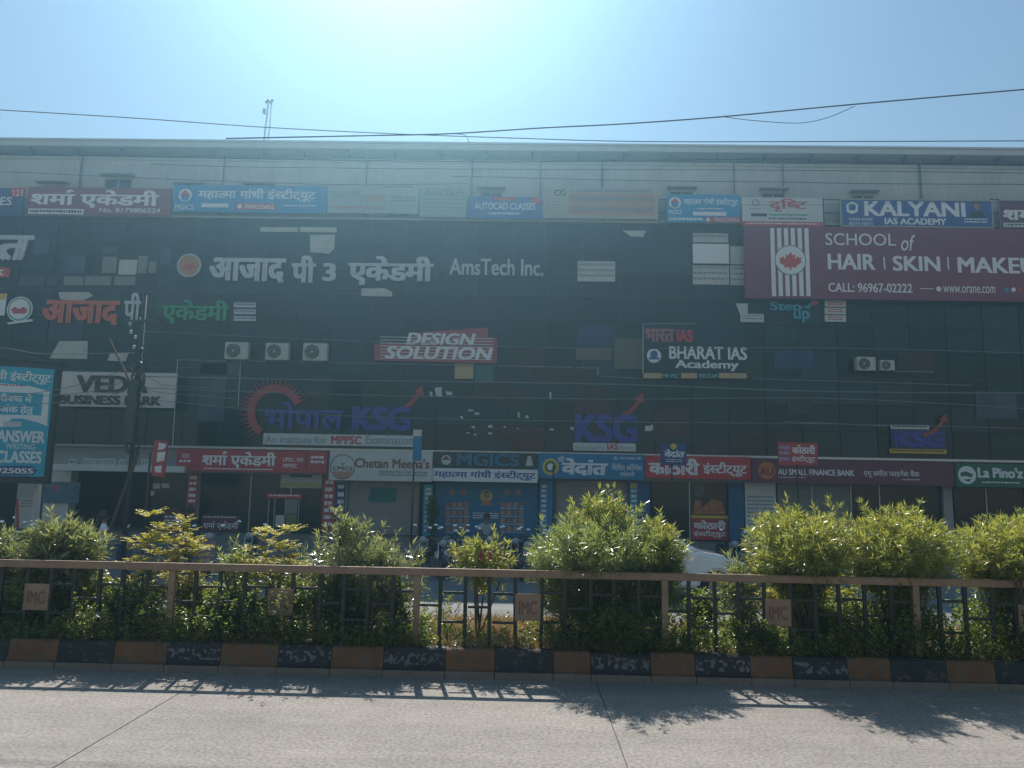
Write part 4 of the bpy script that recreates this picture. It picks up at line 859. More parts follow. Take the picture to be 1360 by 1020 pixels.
LF_cas = leaf_mat('yellow_green_leaf', (.12, .19, .015), (.36, .38, .02), (.62, .62, .02), .5, .4)
LF_sil = leaf_mat('glossy_grey_green_leaf', (.1, .13, .08), (.3, .32, .22), (.34, .44, .12), .4, .15)
LF_dry = leaf_mat('dry_grass_blade', (.22, .16, .08), (.38, .29, .14), (.4, .3, .12), .35, .6)
M_bark = mat('stem_bark', (.09, .07, .05), .9, scale=12, var=.3)
SOILZ = .3
def shrub(name, label, x0, x1, ytop, ybot, Y, kind='oleander', leafm=None, tips=220, per=26, L=.125, W=.02, spikes=14, depth=None, cat='shrub', spread=.25, zbase=SOILZ, group=None, stems=12, lump=.18, front=False):
    xm = (x0 + x1) / 2; X0, X1 = onY(x0, (ytop + ybot) / 2, Y)[0], onY(x1, (ytop + ybot) / 2, Y)[0]; zt = onY(xm, ytop, Y)[1]; zb = max(onY(xm, ybot, Y)[1], zbase + .02)
    cx, rx, rz = (X0 + X1) / 2, (X1 - X0) / 2, (zt - zb) / 2; cz = zb + rz; ry = depth or min(.85, rx * .8)
    c = np.array([cx, Y, cz]); root = empty(name, (cx, Y, zbase), label=label, cat=cat, group=group)
    d = norm(nr.normal(size=(tips, 3))); r = nr.uniform(.25, 1, tips) ** .42
    lobes = norm(nr.normal(size=(7, 3))); lob = 1 - lump + lump * 1.3 * np.max(np.clip(d @ lobes.T, 0, 1) ** 4, axis=1)
    r *= lob; P = c + d * r[:, None] * np.array([rx * 1.08, ry, rz]) * .93
    D = norm(d * np.array([1.1, 1.0, .5]) + np.array([0, 0, .55]) + nr.normal(0, .28, (tips, 3)))
    if spikes:
        q = norm(np.c_[nr.normal(0, .9, spikes), nr.normal(0, .7, spikes), np.abs(nr.normal(.6, .5, spikes))]); Ps = c + q * np.array([rx, ry, rz]) * nr.uniform(.98, 1.12, (spikes, 1)); Ds = norm(q * .7 + np.array([0, 0, .9]) + nr.normal(0, .2, (spikes, 3)))
        P = np.r_[P, Ps]; D = np.r_[D, Ds]
    P[:, 2] = np.maximum(P[:, 2], zbase + .12)
    if front: lowf = (P[:, 2] < 1.42) & (P[:, 1] < 10.22); P[lowf, 1] = 10.22 + nr.random(lowf.sum()) * .3
    parts = []
    if kind == 'oleander': parts.append(twig_leaves(P, D, per, L, W))
    elif kind == 'pinnate':
        n = len(P); K = 6
        for k in range(K):
            a = nr.random(n) * 6.28; rd = norm(np.c_[np.cos(a), np.sin(a), nr.uniform(.1, .7, n)] + D * .4); rl = nr.uniform(.15, .26, n)
            m = 9; t = np.linspace(.2, 1, m)[None, :, None]; Bp = P[:, None] + rd[:, None] * t * rl[:, None, None] - np.array([0, 0, .25]) * (t ** 2) * rl[:, None, None]
            side = norm(np.cross(rd, np.array([0, 0, 1.0])))
            for sg in (-1, 1):
                dr = norm(side[:, None] * sg + rd[:, None] * .35 + nr.normal(0, .12, (n, m, 3))).reshape(-1, 3); B = Bp.reshape(-1, 3)
                parts.append(leaves_geo(B, dr, nr.uniform(.8, 1.1, len(B)) * L, nr.uniform(.8, 1.1, len(B)) * W, roll=.25, droop=.15))
    elif kind == 'broad': parts.append(twig_leaves(P, D, per, L, W, span=.22, amin=40, amax=100, droop=.2))
    V, F = merge(parts); o = fast_mesh('foliage', V, F, [leafm or LF_ole], root, tuple(root.location)); o['kind'] = 'stuff'
    sm = MB(); rr = random.Random(int(x0 * 7 + x1))
    ends = []
    for k in range(stems):
        q = P[rr.randrange(len(P))]; e = Vector((cx + (q[0] - cx) * .6, Y + (q[1] - Y) * .6, zbase + (q[2] - zbase) * .72)); b = Vector((cx + rr.uniform(-1, 1) * spread * rx, Y + rr.uniform(-.15, .15), zbase - .03))
        mid = b.lerp(e, .5) + Vector((rr.uniform(-.06, .06), rr.uniform(-.05, .05), .05)); sm.tube([b, mid, e], [.018, .013, .008], 5); ends.append(e)
    for q in P[rr.randrange(3)::3][:110]:
        q = Vector(q); e = min(ends, key=lambda z: (z - q).length); sm.tube([e, e.lerp(q, .5) + Vector((0, 0, -.03)), q], [.007, .005, .003], 3, cap=False)
    sm.build('stems', M_bark, root, fix=False)
    return root
# four big rounded oleanders at the right, from the centre outwards
shrub('oleander_shrub', 'largest rounded oleander shrub, in front of the shutter under the blue fascia', 696, 916, 668, 872, 10.5, tips=1250, per=32, W=.0135, spikes=30, stems=18, depth=1.15, front=True, lump=.1)
shrub('oleander_shrub', 'pointed top oleander rising behind the largest shrub, before the blue fascia', 748, 852, 648, 760, 10.9, tips=190, per=28, spikes=10, leafm=LF_ole2)
shrub('oleander_shrub', 'right shoulder oleander between the largest shrub and the white car', 838, 916, 684, 790, 10.6, tips=260, per=30, W=.0135, spikes=10, leafm=LF_ole2, depth=.6, front=True)
shrub('oleander_shrub', 'rounded oleander shrub under the orange disc of the bank fascia', 992, 1134, 662, 808, 10.5, tips=680, per=32, W=.0135, depth=1.1, front=True, lump=.1, leafm=LF_ole2, spikes=22, stems=16)
shrub('oleander_shrub', 'rounded yellowish oleander shrub below the right end of the bank fascia', 1118, 1264, 664, 812, 10.5, tips=680, per=32, W=.0135, depth=1.1, front=True, lump=.1, leafm=LF_ole2, spikes=22, stems=16)
shrub('oleander_shrub', 'rounded oleander shrub under the green pizza fascia', 1268, 1430, 674, 806, 10.3, tips=700, per=32, W=.0135, depth=1.25, front=True, lump=.1, leafm=LF_ole2, spikes=22, stems=16)
shrub('oleander_shrub', 'small oleander with dark red flowers between the motorcycles and the railing gap', 592, 688, 702, 788, 10.8, tips=95, per=24, leafm=LF_ole2, spikes=12, spread=.12, stems=5)
shrub('oleander_shrub', 'wide bushy oleander left of the thin blue sign pole', 396, 562, 692, 850, 10.7, tips=330, per=24, L=.14, W=.019, spikes=24, leafm=LF_sil)
shrub('oleander_shrub', 'tall thin oleander shoot with glinting leaves before the navy strip banner', 440, 480, 664, 760, 10.7, tips=12, per=20, L=.17, W=.028, spikes=6, leafm=LF_sil, spread=.1, stems=3)
shrub('oleander_shrub', 'glossy grey green oleander beside the white post and billboard', 20, 140, 680, 810, 10.7, tips=460, per=22, L=.16, W=.026, leafm=LF_sil, spikes=14, stems=8)
shrub('oleander_shrub', 'sparse oleander at the left frame edge under the billboard', -60, 40, 694, 830, 10.9, tips=260, per=22, L=.16, W=.026, leafm=LF_sil, spikes=10, stems=6)
shrub('oleander_shrub', 'small oleander with silvery long leaves right of the white car', 945, 1018, 735, 850, 10.6, tips=60, per=20, L=.17, W=.026, leafm=LF_sil, spikes=8, stems=6)
shrub('oleander_shrub', 'small oleander sprouting between the dark sandwich board and yellow shrub', 282, 338, 718, 840, 10.8, tips=60, per=22, spikes=8, stems=6)
shrub('oleander_seedling', 'low drooping seedling with dark pink leaves beside the railing post in the gap', 583, 604, 766, 850, 10.5, tips=9, per=12, L=.12, W=.028, spikes=0, leafm=LF_sil, stems=2, spread=.3)
shrub('yellow_leaved_shrub', 'yellow green feathery shrub behind the railing near the seated woman', 166, 228, 690, 850, 10.8, 'pinnate', LF_cas, tips=60, L=.045, W=.024, spikes=8)
shrub('yellow_leaved_shrub', 'yellow green feathery shrub reaching before the dark sandwich board', 222, 270, 688, 850, 10.9, 'pinnate', LF_cas, tips=40, L=.045, W=.024, spikes=6)
shrub('yellow_leaved_shrub', 'yellow tipped feathery shrub below the display rack', 325, 400, 700, 850, 10.8, 'pinnate', LF_cas, tips=66, L=.045, W=.024, spikes=8)
shrub('yellow_leaved_shrub', 'low yellow shrub between two dark shrubs low behind the railing', 1012, 1045, 772, 830, 11.9, 'pinnate', LF_cas, tips=24, L=.05, W=.03, spikes=3)
shrub('yellow_leaved_shrub', 'bright yellow shrub low under the right bank shrub', 1085, 1140, 768, 840, 11.9, 'pinnate', LF_cas, tips=30, L=.05, W=.03, spikes=3)
shrub('leafy_bush', 'dense small leaved green bush filling the railing under the sunburst sign', 395, 520, 740, 862, 10.45, 'broad', LF_dark, tips=420, per=24, L=.05, W=.024, spikes=10)
shrub('leafy_bush', 'small leaved green bush behind the first IMC plate', -20, 110, 752, 860, 10.45, 'broad', LF_dark, tips=380, per=24, L=.05, W=.024, spikes=10)
shrub('leafy_bush', 'small leaved green bush left of the brown railing post near yellow shrub', 120, 222, 758, 862, 10.45, 'broad', LF_dark, tips=340, per=24, L=.05, W=.024, spikes=8)
shrub('leafy_bush', 'small leaved green bush around the second IMC plate', 258, 372, 770, 862, 10.5, 'broad', LF_dark, tips=360, per=24, L=.05, W=.024, spikes=8)
shrub('leafy_bush', 'pale leaved bush between the first two railing posts from the left', 96, 160, 752, 850, 11.0, 'broad', LF_ole2, tips=190, per=22, L=.06, W=.026, spikes=6)
shrub('leafy_bush', 'bright leaved bush just right of the left hand railing post', 228, 292, 758, 856, 11.0, 'broad', LF_ole2, tips=190, per=22, L=.06, W=.026, spikes=6)
shrub('leafy_bush', 'bright leaved bush between the second plate and the wide oleander', 360, 430, 756, 850, 11.1, 'broad', LF_ole2, tips=200, per=22, L=.06, W=.026, spikes=6)
shrub('leafy_bush', 'green bush behind the railing between white car and small silvery oleander', 900, 965, 775, 866, 11.0, 'broad', LF_dark, tips=200, per=22, L=.055, W=.024, spikes=6)
shrub('leafy_bush', 'dense bush between the two bank shrubs under their crowns', 1030, 1120, 775, 870, 11.0, 'broad', LF_dark, tips=300, per=22, L=.055, W=.024, spikes=6)
shrub('leafy_bush', 'twiggy green bush beside the railing post at the gap', 505, 548, 752, 862, 10.5, 'broad', LF_dark, tips=130, per=20, L=.05, W=.022, spikes=4)
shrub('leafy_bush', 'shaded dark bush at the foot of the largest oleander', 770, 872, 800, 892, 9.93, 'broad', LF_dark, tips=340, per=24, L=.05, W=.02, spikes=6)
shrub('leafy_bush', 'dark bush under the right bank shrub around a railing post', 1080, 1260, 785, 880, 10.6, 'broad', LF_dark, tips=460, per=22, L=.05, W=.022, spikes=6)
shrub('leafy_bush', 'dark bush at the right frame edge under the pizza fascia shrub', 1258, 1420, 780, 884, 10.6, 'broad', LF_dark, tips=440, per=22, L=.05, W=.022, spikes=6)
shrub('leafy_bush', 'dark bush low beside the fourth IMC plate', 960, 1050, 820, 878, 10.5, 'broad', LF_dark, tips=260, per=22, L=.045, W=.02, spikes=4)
shrub('potted_cypress', 'narrow dark evergreen standing between shutter and large blue poster', 563, 586, 650, 725, 31.0, 'broad', LF_dark, tips=110, per=22, L=.12, W=.04, zbase=.3, spikes=4, cat='tree', stems=3)
# red flowers
fl = MB()
for k in range(26):
    X, Z = onY(rnd.gauss(645, 14), rnd.gauss(738, 4), 10.45); y = 10.5 + rnd.uniform(-.1, .1)
    for j in range(5):
        a = j * 1.257 + rnd.random(); fl.add([(X, y, Z), (X + .022 * math.cos(a), y - .012, Z + .022 * math.sin(a)), (X + .022 * math.cos(a + .8), y - .004, Z + .022 * math.sin(a + .8))], [(0, 1, 2)])
fo = fl.build('dark_red_flowers', mat('dark_red_petal', (.28, .02, .04), .5), fix=False); tag(fo, kind='stuff'); tag(fo, 'cluster of dark red flowers on the small oleander by the gap', 'flowers')
# ground weeds and dry grass along the kerb
def scatter(n, f): return np.array([f() for _ in range(n)])
def wf():
    while True:
        x = rnd.uniform(-9, 9); px = 680 + x * 1020 / 10
        dens = .3 if 560 < px < 720 else 1.0 if px < 560 else .85
        if rnd.random() < dens: return (x, rnd.uniform(9.82, 10.5) if rnd.random() < .82 else rnd.uniform(10.6, 12.1), SOILZ + .03)
B = scatter(7600, wf); Dw = norm(np.c_[nr.normal(0, .35, len(B)), nr.normal(0, .35, len(B)), np.ones(len(B))]); hgt = nr.uniform(.05, .3, len(B)) * np.where(np.abs(B[:, 0] + .2) > 1.2, nr.choice([1, 1, 1.7, 2.2], len(B)), 1) * (1 + .6 * np.sin(B[:, 0] * 2.3) * np.sin(B[:, 0] * .9 + 1))
V, F = twig_leaves(B + Dw * hgt[:, None], Dw, 13, .05, .024, span=.16, amin=30, amax=110); o = fast_mesh('weeds', V, F, [LF_dark], None, (0, 10, SOILZ)); tag(o, kind='stuff')
def gf():
    r_ = rnd.random(); x = rnd.gauss(.35, .5) if r_ < .2 else rnd.gauss(-.9, .5) if r_ < .3 else rnd.uniform(-9, 9); return (x, rnd.uniform(9.9, 12.0), SOILZ)
B = scatter(7000, gf); B = np.repeat(B, 3, 0) + nr.normal(0, .02, (21000, 3)) * [1, 1, 0]
V, F = leaves_geo(B, norm(np.c_[nr.normal(0, .5, len(B)), nr.normal(0, .5, len(B)), np.ones(len(B))]), nr.uniform(.08, .3, len(B)), np.full(len(B), .006), roll=.8, droop=.15)
o = fast_mesh('dry_grass', V, F, [LF_dry], None, (0, 11, SOILZ)); tag(o, kind='stuff')
# fallen leaves on the road near the kerb
B = np.c_[nr.uniform(-7, 7, 260), 9.70 - np.abs(nr.normal(0, .22, 260)), np.full(260, .008)]; B = np.r_[B, [[2.45, 7.9, .008]]]
V, F = leaves_geo(B, norm(np.c_[nr.normal(0, 1, len(B)), nr.normal(0, 1, len(B)), np.full(len(B), .08)]), nr.uniform(.02, .07, len(B)), nr.uniform(.008, .016, len(B)), roll=.2, droop=0)
o = fast_mesh('fallen_leaves', V, F, [LF_dry], None, (0, 9.5, 0)); tag(o, kind='stuff')

# ================================================================== VEHICLES
M_tyre = mat('tyre_rubber', (.015, .015, .016), .85); M_rim = mat('wheel_alloy', (.35, .36, .37), .35, .8); M_chrome = mat('chrome', (.7, .7, .72), .12, 1); M_blk = mat('black_plastic', (.02, .02, .022), .45)
M_glasslamp = mat('lamp_glass', (.4, .42, .45), .1, 0); M_mirror = mat('mirror_glass', (.85, .9, .95), .25, .8)
def wheel(root, x, r, w_, z=None):
    z = r if z is None else z
    o = MB().lathe([(r * .72, -w_ / 2), (r * .92, -w_ / 2), (r, -w_ * .25), (r, w_ * .25), (r * .92, w_ / 2), (r * .72, w_ / 2), (r * .72, -w_ / 2)], (x, 0, z), 'y', 28).build('wheel', M_tyre, root, True, smooth=True)
    m = MB().lathe([(r * .715, -w_ * .3), (r * .66, -w_ * .3), (r * .66, w_ * .3), (r * .715, w_ * .3)], (x, 0, z), 'y', 28).lathe([(0, -.05), (.045, -.05), (.045, .05), (0, .05)], (x, 0, z), 'y', 10)
    for k in range(6):
        a = k * math.pi / 3; m.tube([(x + .03 * math.cos(a), 0, z + .03 * math.sin(a)), (x + r * .68 * math.cos(a), 0, z + r * .68 * math.sin(a))], .012, 4)
    m.build('rim', M_rim, o, True)
def motorcycle(label, paint):
    r = empty('motorcycle', label=label, cat='motorcycle', group='motorcycles parked along the shops')
    wheel(r, -.62, .3, .1); wheel(r, .66, .3, .085); P = mat('bike_paint_' + paint[0], paint[1], .25, .1, coat=.5)
    f = MB().tube([(.42, 0, .88), (.1, 0, .72), (-.25, 0, .72), (-.62, 0, .68)], .02, 6).tube([(.42, 0, .85), (.28, 0, .38), (-.2, 0, .32), (-.62, 0, .3)], .02, 6).tube([(-.2, 0, .32), (-.25, 0, .72)], .018, 6); f.build('frame', M_blk, r, True)
    for s in (-1, 1): MB().tube([(.66, s * .09, .3), (.44, s * .09, .95)], .022, 8).build('fork', M_chrome, r, True, smooth=True)
    MB().ellip((.17, 0, .84), (.28, .14, .13)).build('fuel_tank', P, r, True, smooth=True)
    MB().box(-.62, .0, -.12, .12, .76, .84).build('seat', M_blk, r, True, bevel=.03)
    MB().prism([(-.1, .52), (-.5, .55), (-.72, .78), (-.15, .76)], -.12, .12).build('side_panel', P, r, True, bevel=.02)
    e = MB().box(-.12, .24, -.12, .12, .26, .5); e.lathe([(.09, 0), (.1, .02), (.1, .18), (.08, .2)], (.18, 0, .46), 'z', 12); e.build('engine', M_rim, r, True, bevel=.01)
    MB().tube([(.22, .12, .4), (.3, .14, .26), (-.1, .16, .22), (-.75, .18, .32)], [.02, .022, .035, .045], 8).build('exhaust', M_chrome, r, True, smooth=True)
    MB().tube([(.36, -.34, 1.03), (.42, -.22, 1.04), (.45, 0, .98), (.42, .22, 1.04), (.36, .34, 1.03)], .014, 6).build('handlebar', M_blk, r, True)
    MB().lathe([(0, .1), (.085, .09), (.1, .02), (.08, -.08), (0, -.1)], (.56, 0, .9), 'x', 14).build('headlight', M_glasslamp, r, True, smooth=True)
    for s in (-1, 1):
        m = MB().tube([(.4, s * .25, 1.03), (.38, s * .33, 1.2)], .006, 5).build('mirror', M_blk, r, True); MB().ellip((.38, s * .35, 1.24), (.018, .06, .04)).build('mirror_glass', M_mirror, m, True, smooth=True)
    for (x, a0, a1, rr) in ((.66, 20, 130, .34), (-.62, 30, 150, .35)):
        mb = MB(); n = 10; pts = [(x + rr * math.cos(R(a0 + (a1 - a0) * k / n)), .3 + rr * math.sin(R(a0 + (a1 - a0) * k / n))) for k in range(n + 1)]
        for k in range(n): mb.add([(pts[k][0], -.065, pts[k][1]), (pts[k + 1][0], -.065, pts[k + 1][1]), (pts[k + 1][0], .065, pts[k + 1][1]), (pts[k][0], .065, pts[k][1])], [(0, 1, 2, 3)])
        mb.build('mudguard', P if x > 0 else M_blk, r, True, fix=False)
    MB().box(-.86, -.82, -.07, .07, .72, .78).build('tail_light', M_redp, r, True, bevel=.008); MB().box(-.9, -.89, -.1, .1, .5, .6).build('number_plate', M_offw, r, True)
    MB().tube([(-.05, .1, .3), (-.12, .28, .01)], .012, 5).build('side_stand', M_blk, r, True)
    return r
def scooter(label, col, nm):
    r = empty('scooter', label=label, cat='scooter'); P = mat('scooter_paint_' + nm, col, .25, .1, coat=.5)
    wheel(r, -.6, .22, .1); wheel(r, .62, .22, .1)
    MB().ellip((-.45, 0, .5), (.42, .2, .2)).build('rear_body', P, r, True, smooth=True); MB().box(-.75, -.02, -.14, .14, .7, .79).build('seat', M_blk, r, True, bevel=.03)
    MB().box(-.15, .4, -.17, .17, .26, .32).build('footboard', M_blk, r, True, bevel=.02); MB().prism([(.38, .28), (.46, .28), (.52, .9), (.42, .94), (.36, .6)], -.2, .2).build('front_shield', P, r, True, bevel=.04)
    MB().ellip((.5, 0, .98), (.12, .17, .1)).build('handlebar_cowl', P, r, True, smooth=True); MB().tube([(.38, -.34, 1.02), (.45, 0, 1.0), (.38, .34, 1.02)], .016, 6).build('handlebar', M_blk, r, True)
    MB().lathe([(0, .05), (.07, .04), (.08, -.04), (0, -.05)], (.6, 0, .98), 'x', 12).build('headlight', M_glasslamp, r, True, smooth=True); MB().ellip((.62, 0, .36), (.2, .09, .12)).build('front_mudguard', P, r, True, smooth=True)
    for s in (-1, 1):
        m = MB().tube([(.4, s * .26, 1.03), (.38, s * .33, 1.2)], .006, 5).build('mirror', M_blk, r, True); MB().ellip((.38, s * .34, 1.24), (.018, .06, .04)).build('mirror_glass', M_mirror, m, True, smooth=True)
    return r
paints = {'black': ('black', (.015, .016, .02)), 'blue': ('blue', (.02, .04, .16)), 'red': ('red', (.25, .02, .02)), 'grey': ('grey', (.1, .1, .11))}
protos = {}
for px, Y, rz, p, lb in ((566, 21.8, -100, 'black', 'black motorcycle right beside the thin blue sign pole'), (588, 22.2, -82, 'blue', 'blue motorcycle with white glinting mirrors below the evergreen'), (611, 22.0, -75, 'black', 'black motorcycle below the left portrait columns of the blue poster'),
                         (634, 22.3, -95, 'grey', 'grey motorcycle left of the seated rider'), (676, 21.9, -80, 'black', 'black motorcycle just right of the seated rider'), (695, 21.7, -68, 'blue', 'blue motorcycle with bright mirrors close to the largest shrub'),
                         (4, 20.5, -60, 'grey', 'grey motorcycle at the left frame edge behind sparse leaves'), (40, 21.5, -110, 'black', 'black motorcycle behind the glossy grey shrub'), (962, 22.5, -85, 'black', 'black motorcycle before the blue pillar right of the car'), (985, 22.0, -60, 'grey', 'grey motorcycle left of the bank shrub'), (577, 20.6, -70, 'black', 'black motorcycle in front of the blue one below the evergreen'), (600, 20.8, -95, 'grey', 'grey motorcycle at the front under the left poster columns'), (706, 20.6, -110, 'black', 'black motorcycle half hidden by the left edge of the largest shrub'), (22, 19.6, -80, 'black', 'black motorcycle at the front beside the leaning poster board'), (64, 20.4, -70, 'grey', 'grey motorcycle behind the glossy shrub under the blue window poster'), (330, 22, -80, 'black', 'black motorcycle behind the yellow tipped shrub'), (1015, 22.8, 10, 'grey', 'grey motorcycle seen side on behind the small silvery oleander')):
    if p in protos: o = copy_tree(protos[p]); o['label'] = lb
    else: o = protos[p] = motorcycle(lb, paints[p])
    o.location = (onY(px, 720, Y)[0], Y, .0 if Y < 24.5 else .12); o.rotation_euler = (R(-6), 0, R(rz))
s1 = scooter('pale pink scooter parked beside the figure in black', (.36, .26, .25), 'pink'); s1.location = (onY(273, 720, 20)[0], 20, 0); s1.rotation_euler = (0, 0, R(-60))
s2 = scooter('dark blue scooter carrying the woman in a white top', (.03, .05, .12), 'blue'); s2.location = (onY(146, 720, 18.6)[0], 18.6, 0); s2.rotation_euler = (0, 0, R(25))

# white car
car = empty('white_car', label='white hatchback on the far road with its bonnet beyond the largest shrub', cat='car'); CP = mat('car_white', (.82, .84, .86), .25, 0, var=.02, coat=.7)
def arch(cx, r, n=12): return [(cx + r * math.cos(math.pi * k / n), .33 + r * math.sin(math.pi * k / n)) for k in range(n + 1)]
lowp = [(4.02, .3), (4.06, .5), (4.0, .74), (3.86, .86), (3.5, .98), (3.05, 1.05), (2.86, 1.07), (.35, 1.1), (.05, .95), (0, .6), (.05, .3)] + arch(.78, .37)[::-1] + arch(3.26, .37)[::-1]
b = MB(); b.prism(lowp, -.85, .85); b.build('body', CP, car, True, bevel=.055, bseg=3)
cab = MB(); bot = [(.3, 1.08), (3.05, 1.04)]; sec = [(.35, 1.09, .78), (.62, 1.45, .62), (1.1, 1.53, .6), (1.9, 1.52, .6), (2.3, 1.42, .62), (3.02, 1.045, .76)]
vs = [(x, s * y, z) for x, z, y in sec for s in (-1, 1)]; vs = [(x, -y, z) for x, z, y in sec] + [(x, y, z) for x, z, y in sec]
n = 6; cab.add(vs, [tuple(range(n)), tuple(range(2 * n - 1, n - 1, -1))] + [(i, i + n, i + 1 + n, i + 1) for i in range(n - 1)] + [(n - 1, 2 * n - 1, n, 0)]); cab.build('cabin', CP, car, True, bevel=.04)
GW = mat('car_window', (.01, .012, .015), .05)
for s in (-1, 1):
    for q in ([(.62, 1.12, .775), (1.5, 1.12, .775), (1.5, 1.44, .645), (.8, 1.42, .65)], [(1.56, 1.12, .775), (2.72, 1.1, .765), (2.28, 1.38, .65), (1.56, 1.44, .645)]):
        MB().add([(x, s * (y + .015), z) for x, z, y in q] + [(x, s * (y - .01), z) for x, z, y in q], [(0, 1, 2, 3), (7, 6, 5, 4), (0, 4, 5, 1), (1, 5, 6, 2), (2, 6, 7, 3), (3, 7, 4, 0)]).build('side_window', GW, car, True)
    MB().ellip((2.62, s * .93, 1.08), (.07, .1, .07)).build('wing_mirror', CP, car, True, smooth=True)
    MB().prism([(4.03, .62), (3.7, .72), (3.62, .82), (3.84, .84), (4.01, .76)], s * .6, s * .868).build('headlight', mat('headlight_glass', (.08, .1, .13), .08), car, True, bevel=.015)
    d = MB().box(1.5, 2.66, s * .852 - .006, s * .852 + .006, .4, 1.04).build('door', CP, car, True); MB().box(1.56, 1.74, s * .87 - .012, s * .87 + .012, .86, .9).build('handle', M_chrome, d, True)
    d = MB().box(.98 + .2, 1.48, s * .852 - .006, s * .852 + .006, .45, 1.04).build('door', CP, car, True); MB().box(1.22, 1.38, s * .87 - .012, s * .87 + .012, .86, .9).build('handle', M_chrome, d, True)
MB().add([(2.42, -.6, 1.385), (3.0, -.72, 1.075), (3.0, .72, 1.075), (2.42, .6, 1.385)], [(0, 1, 2, 3)]).build('windscreen', GW, car, True).location.z = .012
MB().box(4.03, 4.065, -.4, .4, .52, .66).build('grille', M_blk, car, True); MB().box(3.98, 4.07, -.7, .7, .3, .42).build('bumper_lip', M_blk, car, True)
for x in (.78, 3.26):
    for s in (-1, 1):
        w0 = MB().lathe([(.2, -.1), (.3, -.1), (.32, -.06), (.32, .06), (.3, .1), (.2, .1)], (x, s * .74, .33), 'y', 28).build('wheel', M_tyre, car, True, smooth=True)
        rm = MB().lathe([(.2, -.085), (.2, .085)], (x, s * .74, .33), 'y', 24).lathe([(0, .0), (.2, .0)], (x, s * .74, .33), 'y', 24)
        for k in range(5): a = k * 1.2566; rm.tube([(x, s * .81, .33), (x + .19 * math.cos(a), s * .82, .33 + .19 * math.sin(a))], .022, 5)
        rm.build('rim', M_rim, w0, True, fix=False)
car.location = (.78, 17.3, 0)

# ================================================================== PEOPLE
def person(label, joints, radii, edges, shirt, legs, loc, rz, hairm, split, arms=('lh', 'rh'), hair_len=.0):
    """one continuous skinned body; joints: name -> (x,y,z)"""
    names = list(joints); idx = {k: i for i, k in enumerate(names)}
    me = bpy.data.meshes.new('person'); me.from_pydata([joints[k] for k in names], [(idx[a], idx[b]) for a, b in edges], [])
    o = bpy.data.objects.new('person', me); link(o); md = o.modifiers.new('s', 'SKIN'); md.use_smooth_shade = True
    for i, k in enumerate(names):
        sv = me.skin_vertices[0].data[i]; sv.radius = radii[k] if isinstance(radii[k], tuple) else (radii[k], radii[k]); sv.use_root = k == 'pelvis'
    ss = o.modifiers.new('u', 'SUBSURF'); ss.levels = 2; ss.render_levels = 2
    bpy.context.view_layer.update(); m2 = bpy.data.meshes.new_from_object(o.evaluated_get(bpy.context.evaluated_depsgraph_get())); m2.name = 'person'
    o.modifiers.clear(); o.data = m2; bpy.data.meshes.remove(me)
    for m in (M_skin, shirt, legs, M_blk): m2.materials.append(m)
    J = {k: Vector(v) for k, v in joints.items()}
    for p in m2.polygons:
        c = p.center; k = min(J, key=lambda q: (J[q] - c).length)
        p.material_index = 0 if k.startswith(('head', 'neck', 'nose', 'wr', 'f_', 'hand', 'ear')) else 2 if k.startswith(('knee', 'ank', 'hip', 'pelvis')) else 3 if k.startswith(('toe', 'heel')) else 1
        if k.startswith(('el',)) : p.material_index = 0 if split else 1
        p.use_smooth = True
    hd = J['head']; h = MB().ellip((hd.x, hd.y + .018, hd.z + .03), (.098, .112, .125), n=16, h=10)
    if hair_len: h.tube([(hd.x, hd.y + .08, hd.z + .02), (hd.x, hd.y + .13, hd.z - .15), (hd.x, hd.y + .12, hd.z - hair_len)], [.07, .06, .03], 8)
    h.build('hair', hairm, o, True, smooth=True)
    for s in (-1, 1): MB().ellip((hd.x + s * .034, hd.y - .098, hd.z + .0), (.014, .01, .009)).build('eye', M_blk, o, True, smooth=True)
    o.location = loc; o.rotation_euler = (0, 0, rz); tag(o, label, 'person'); return o
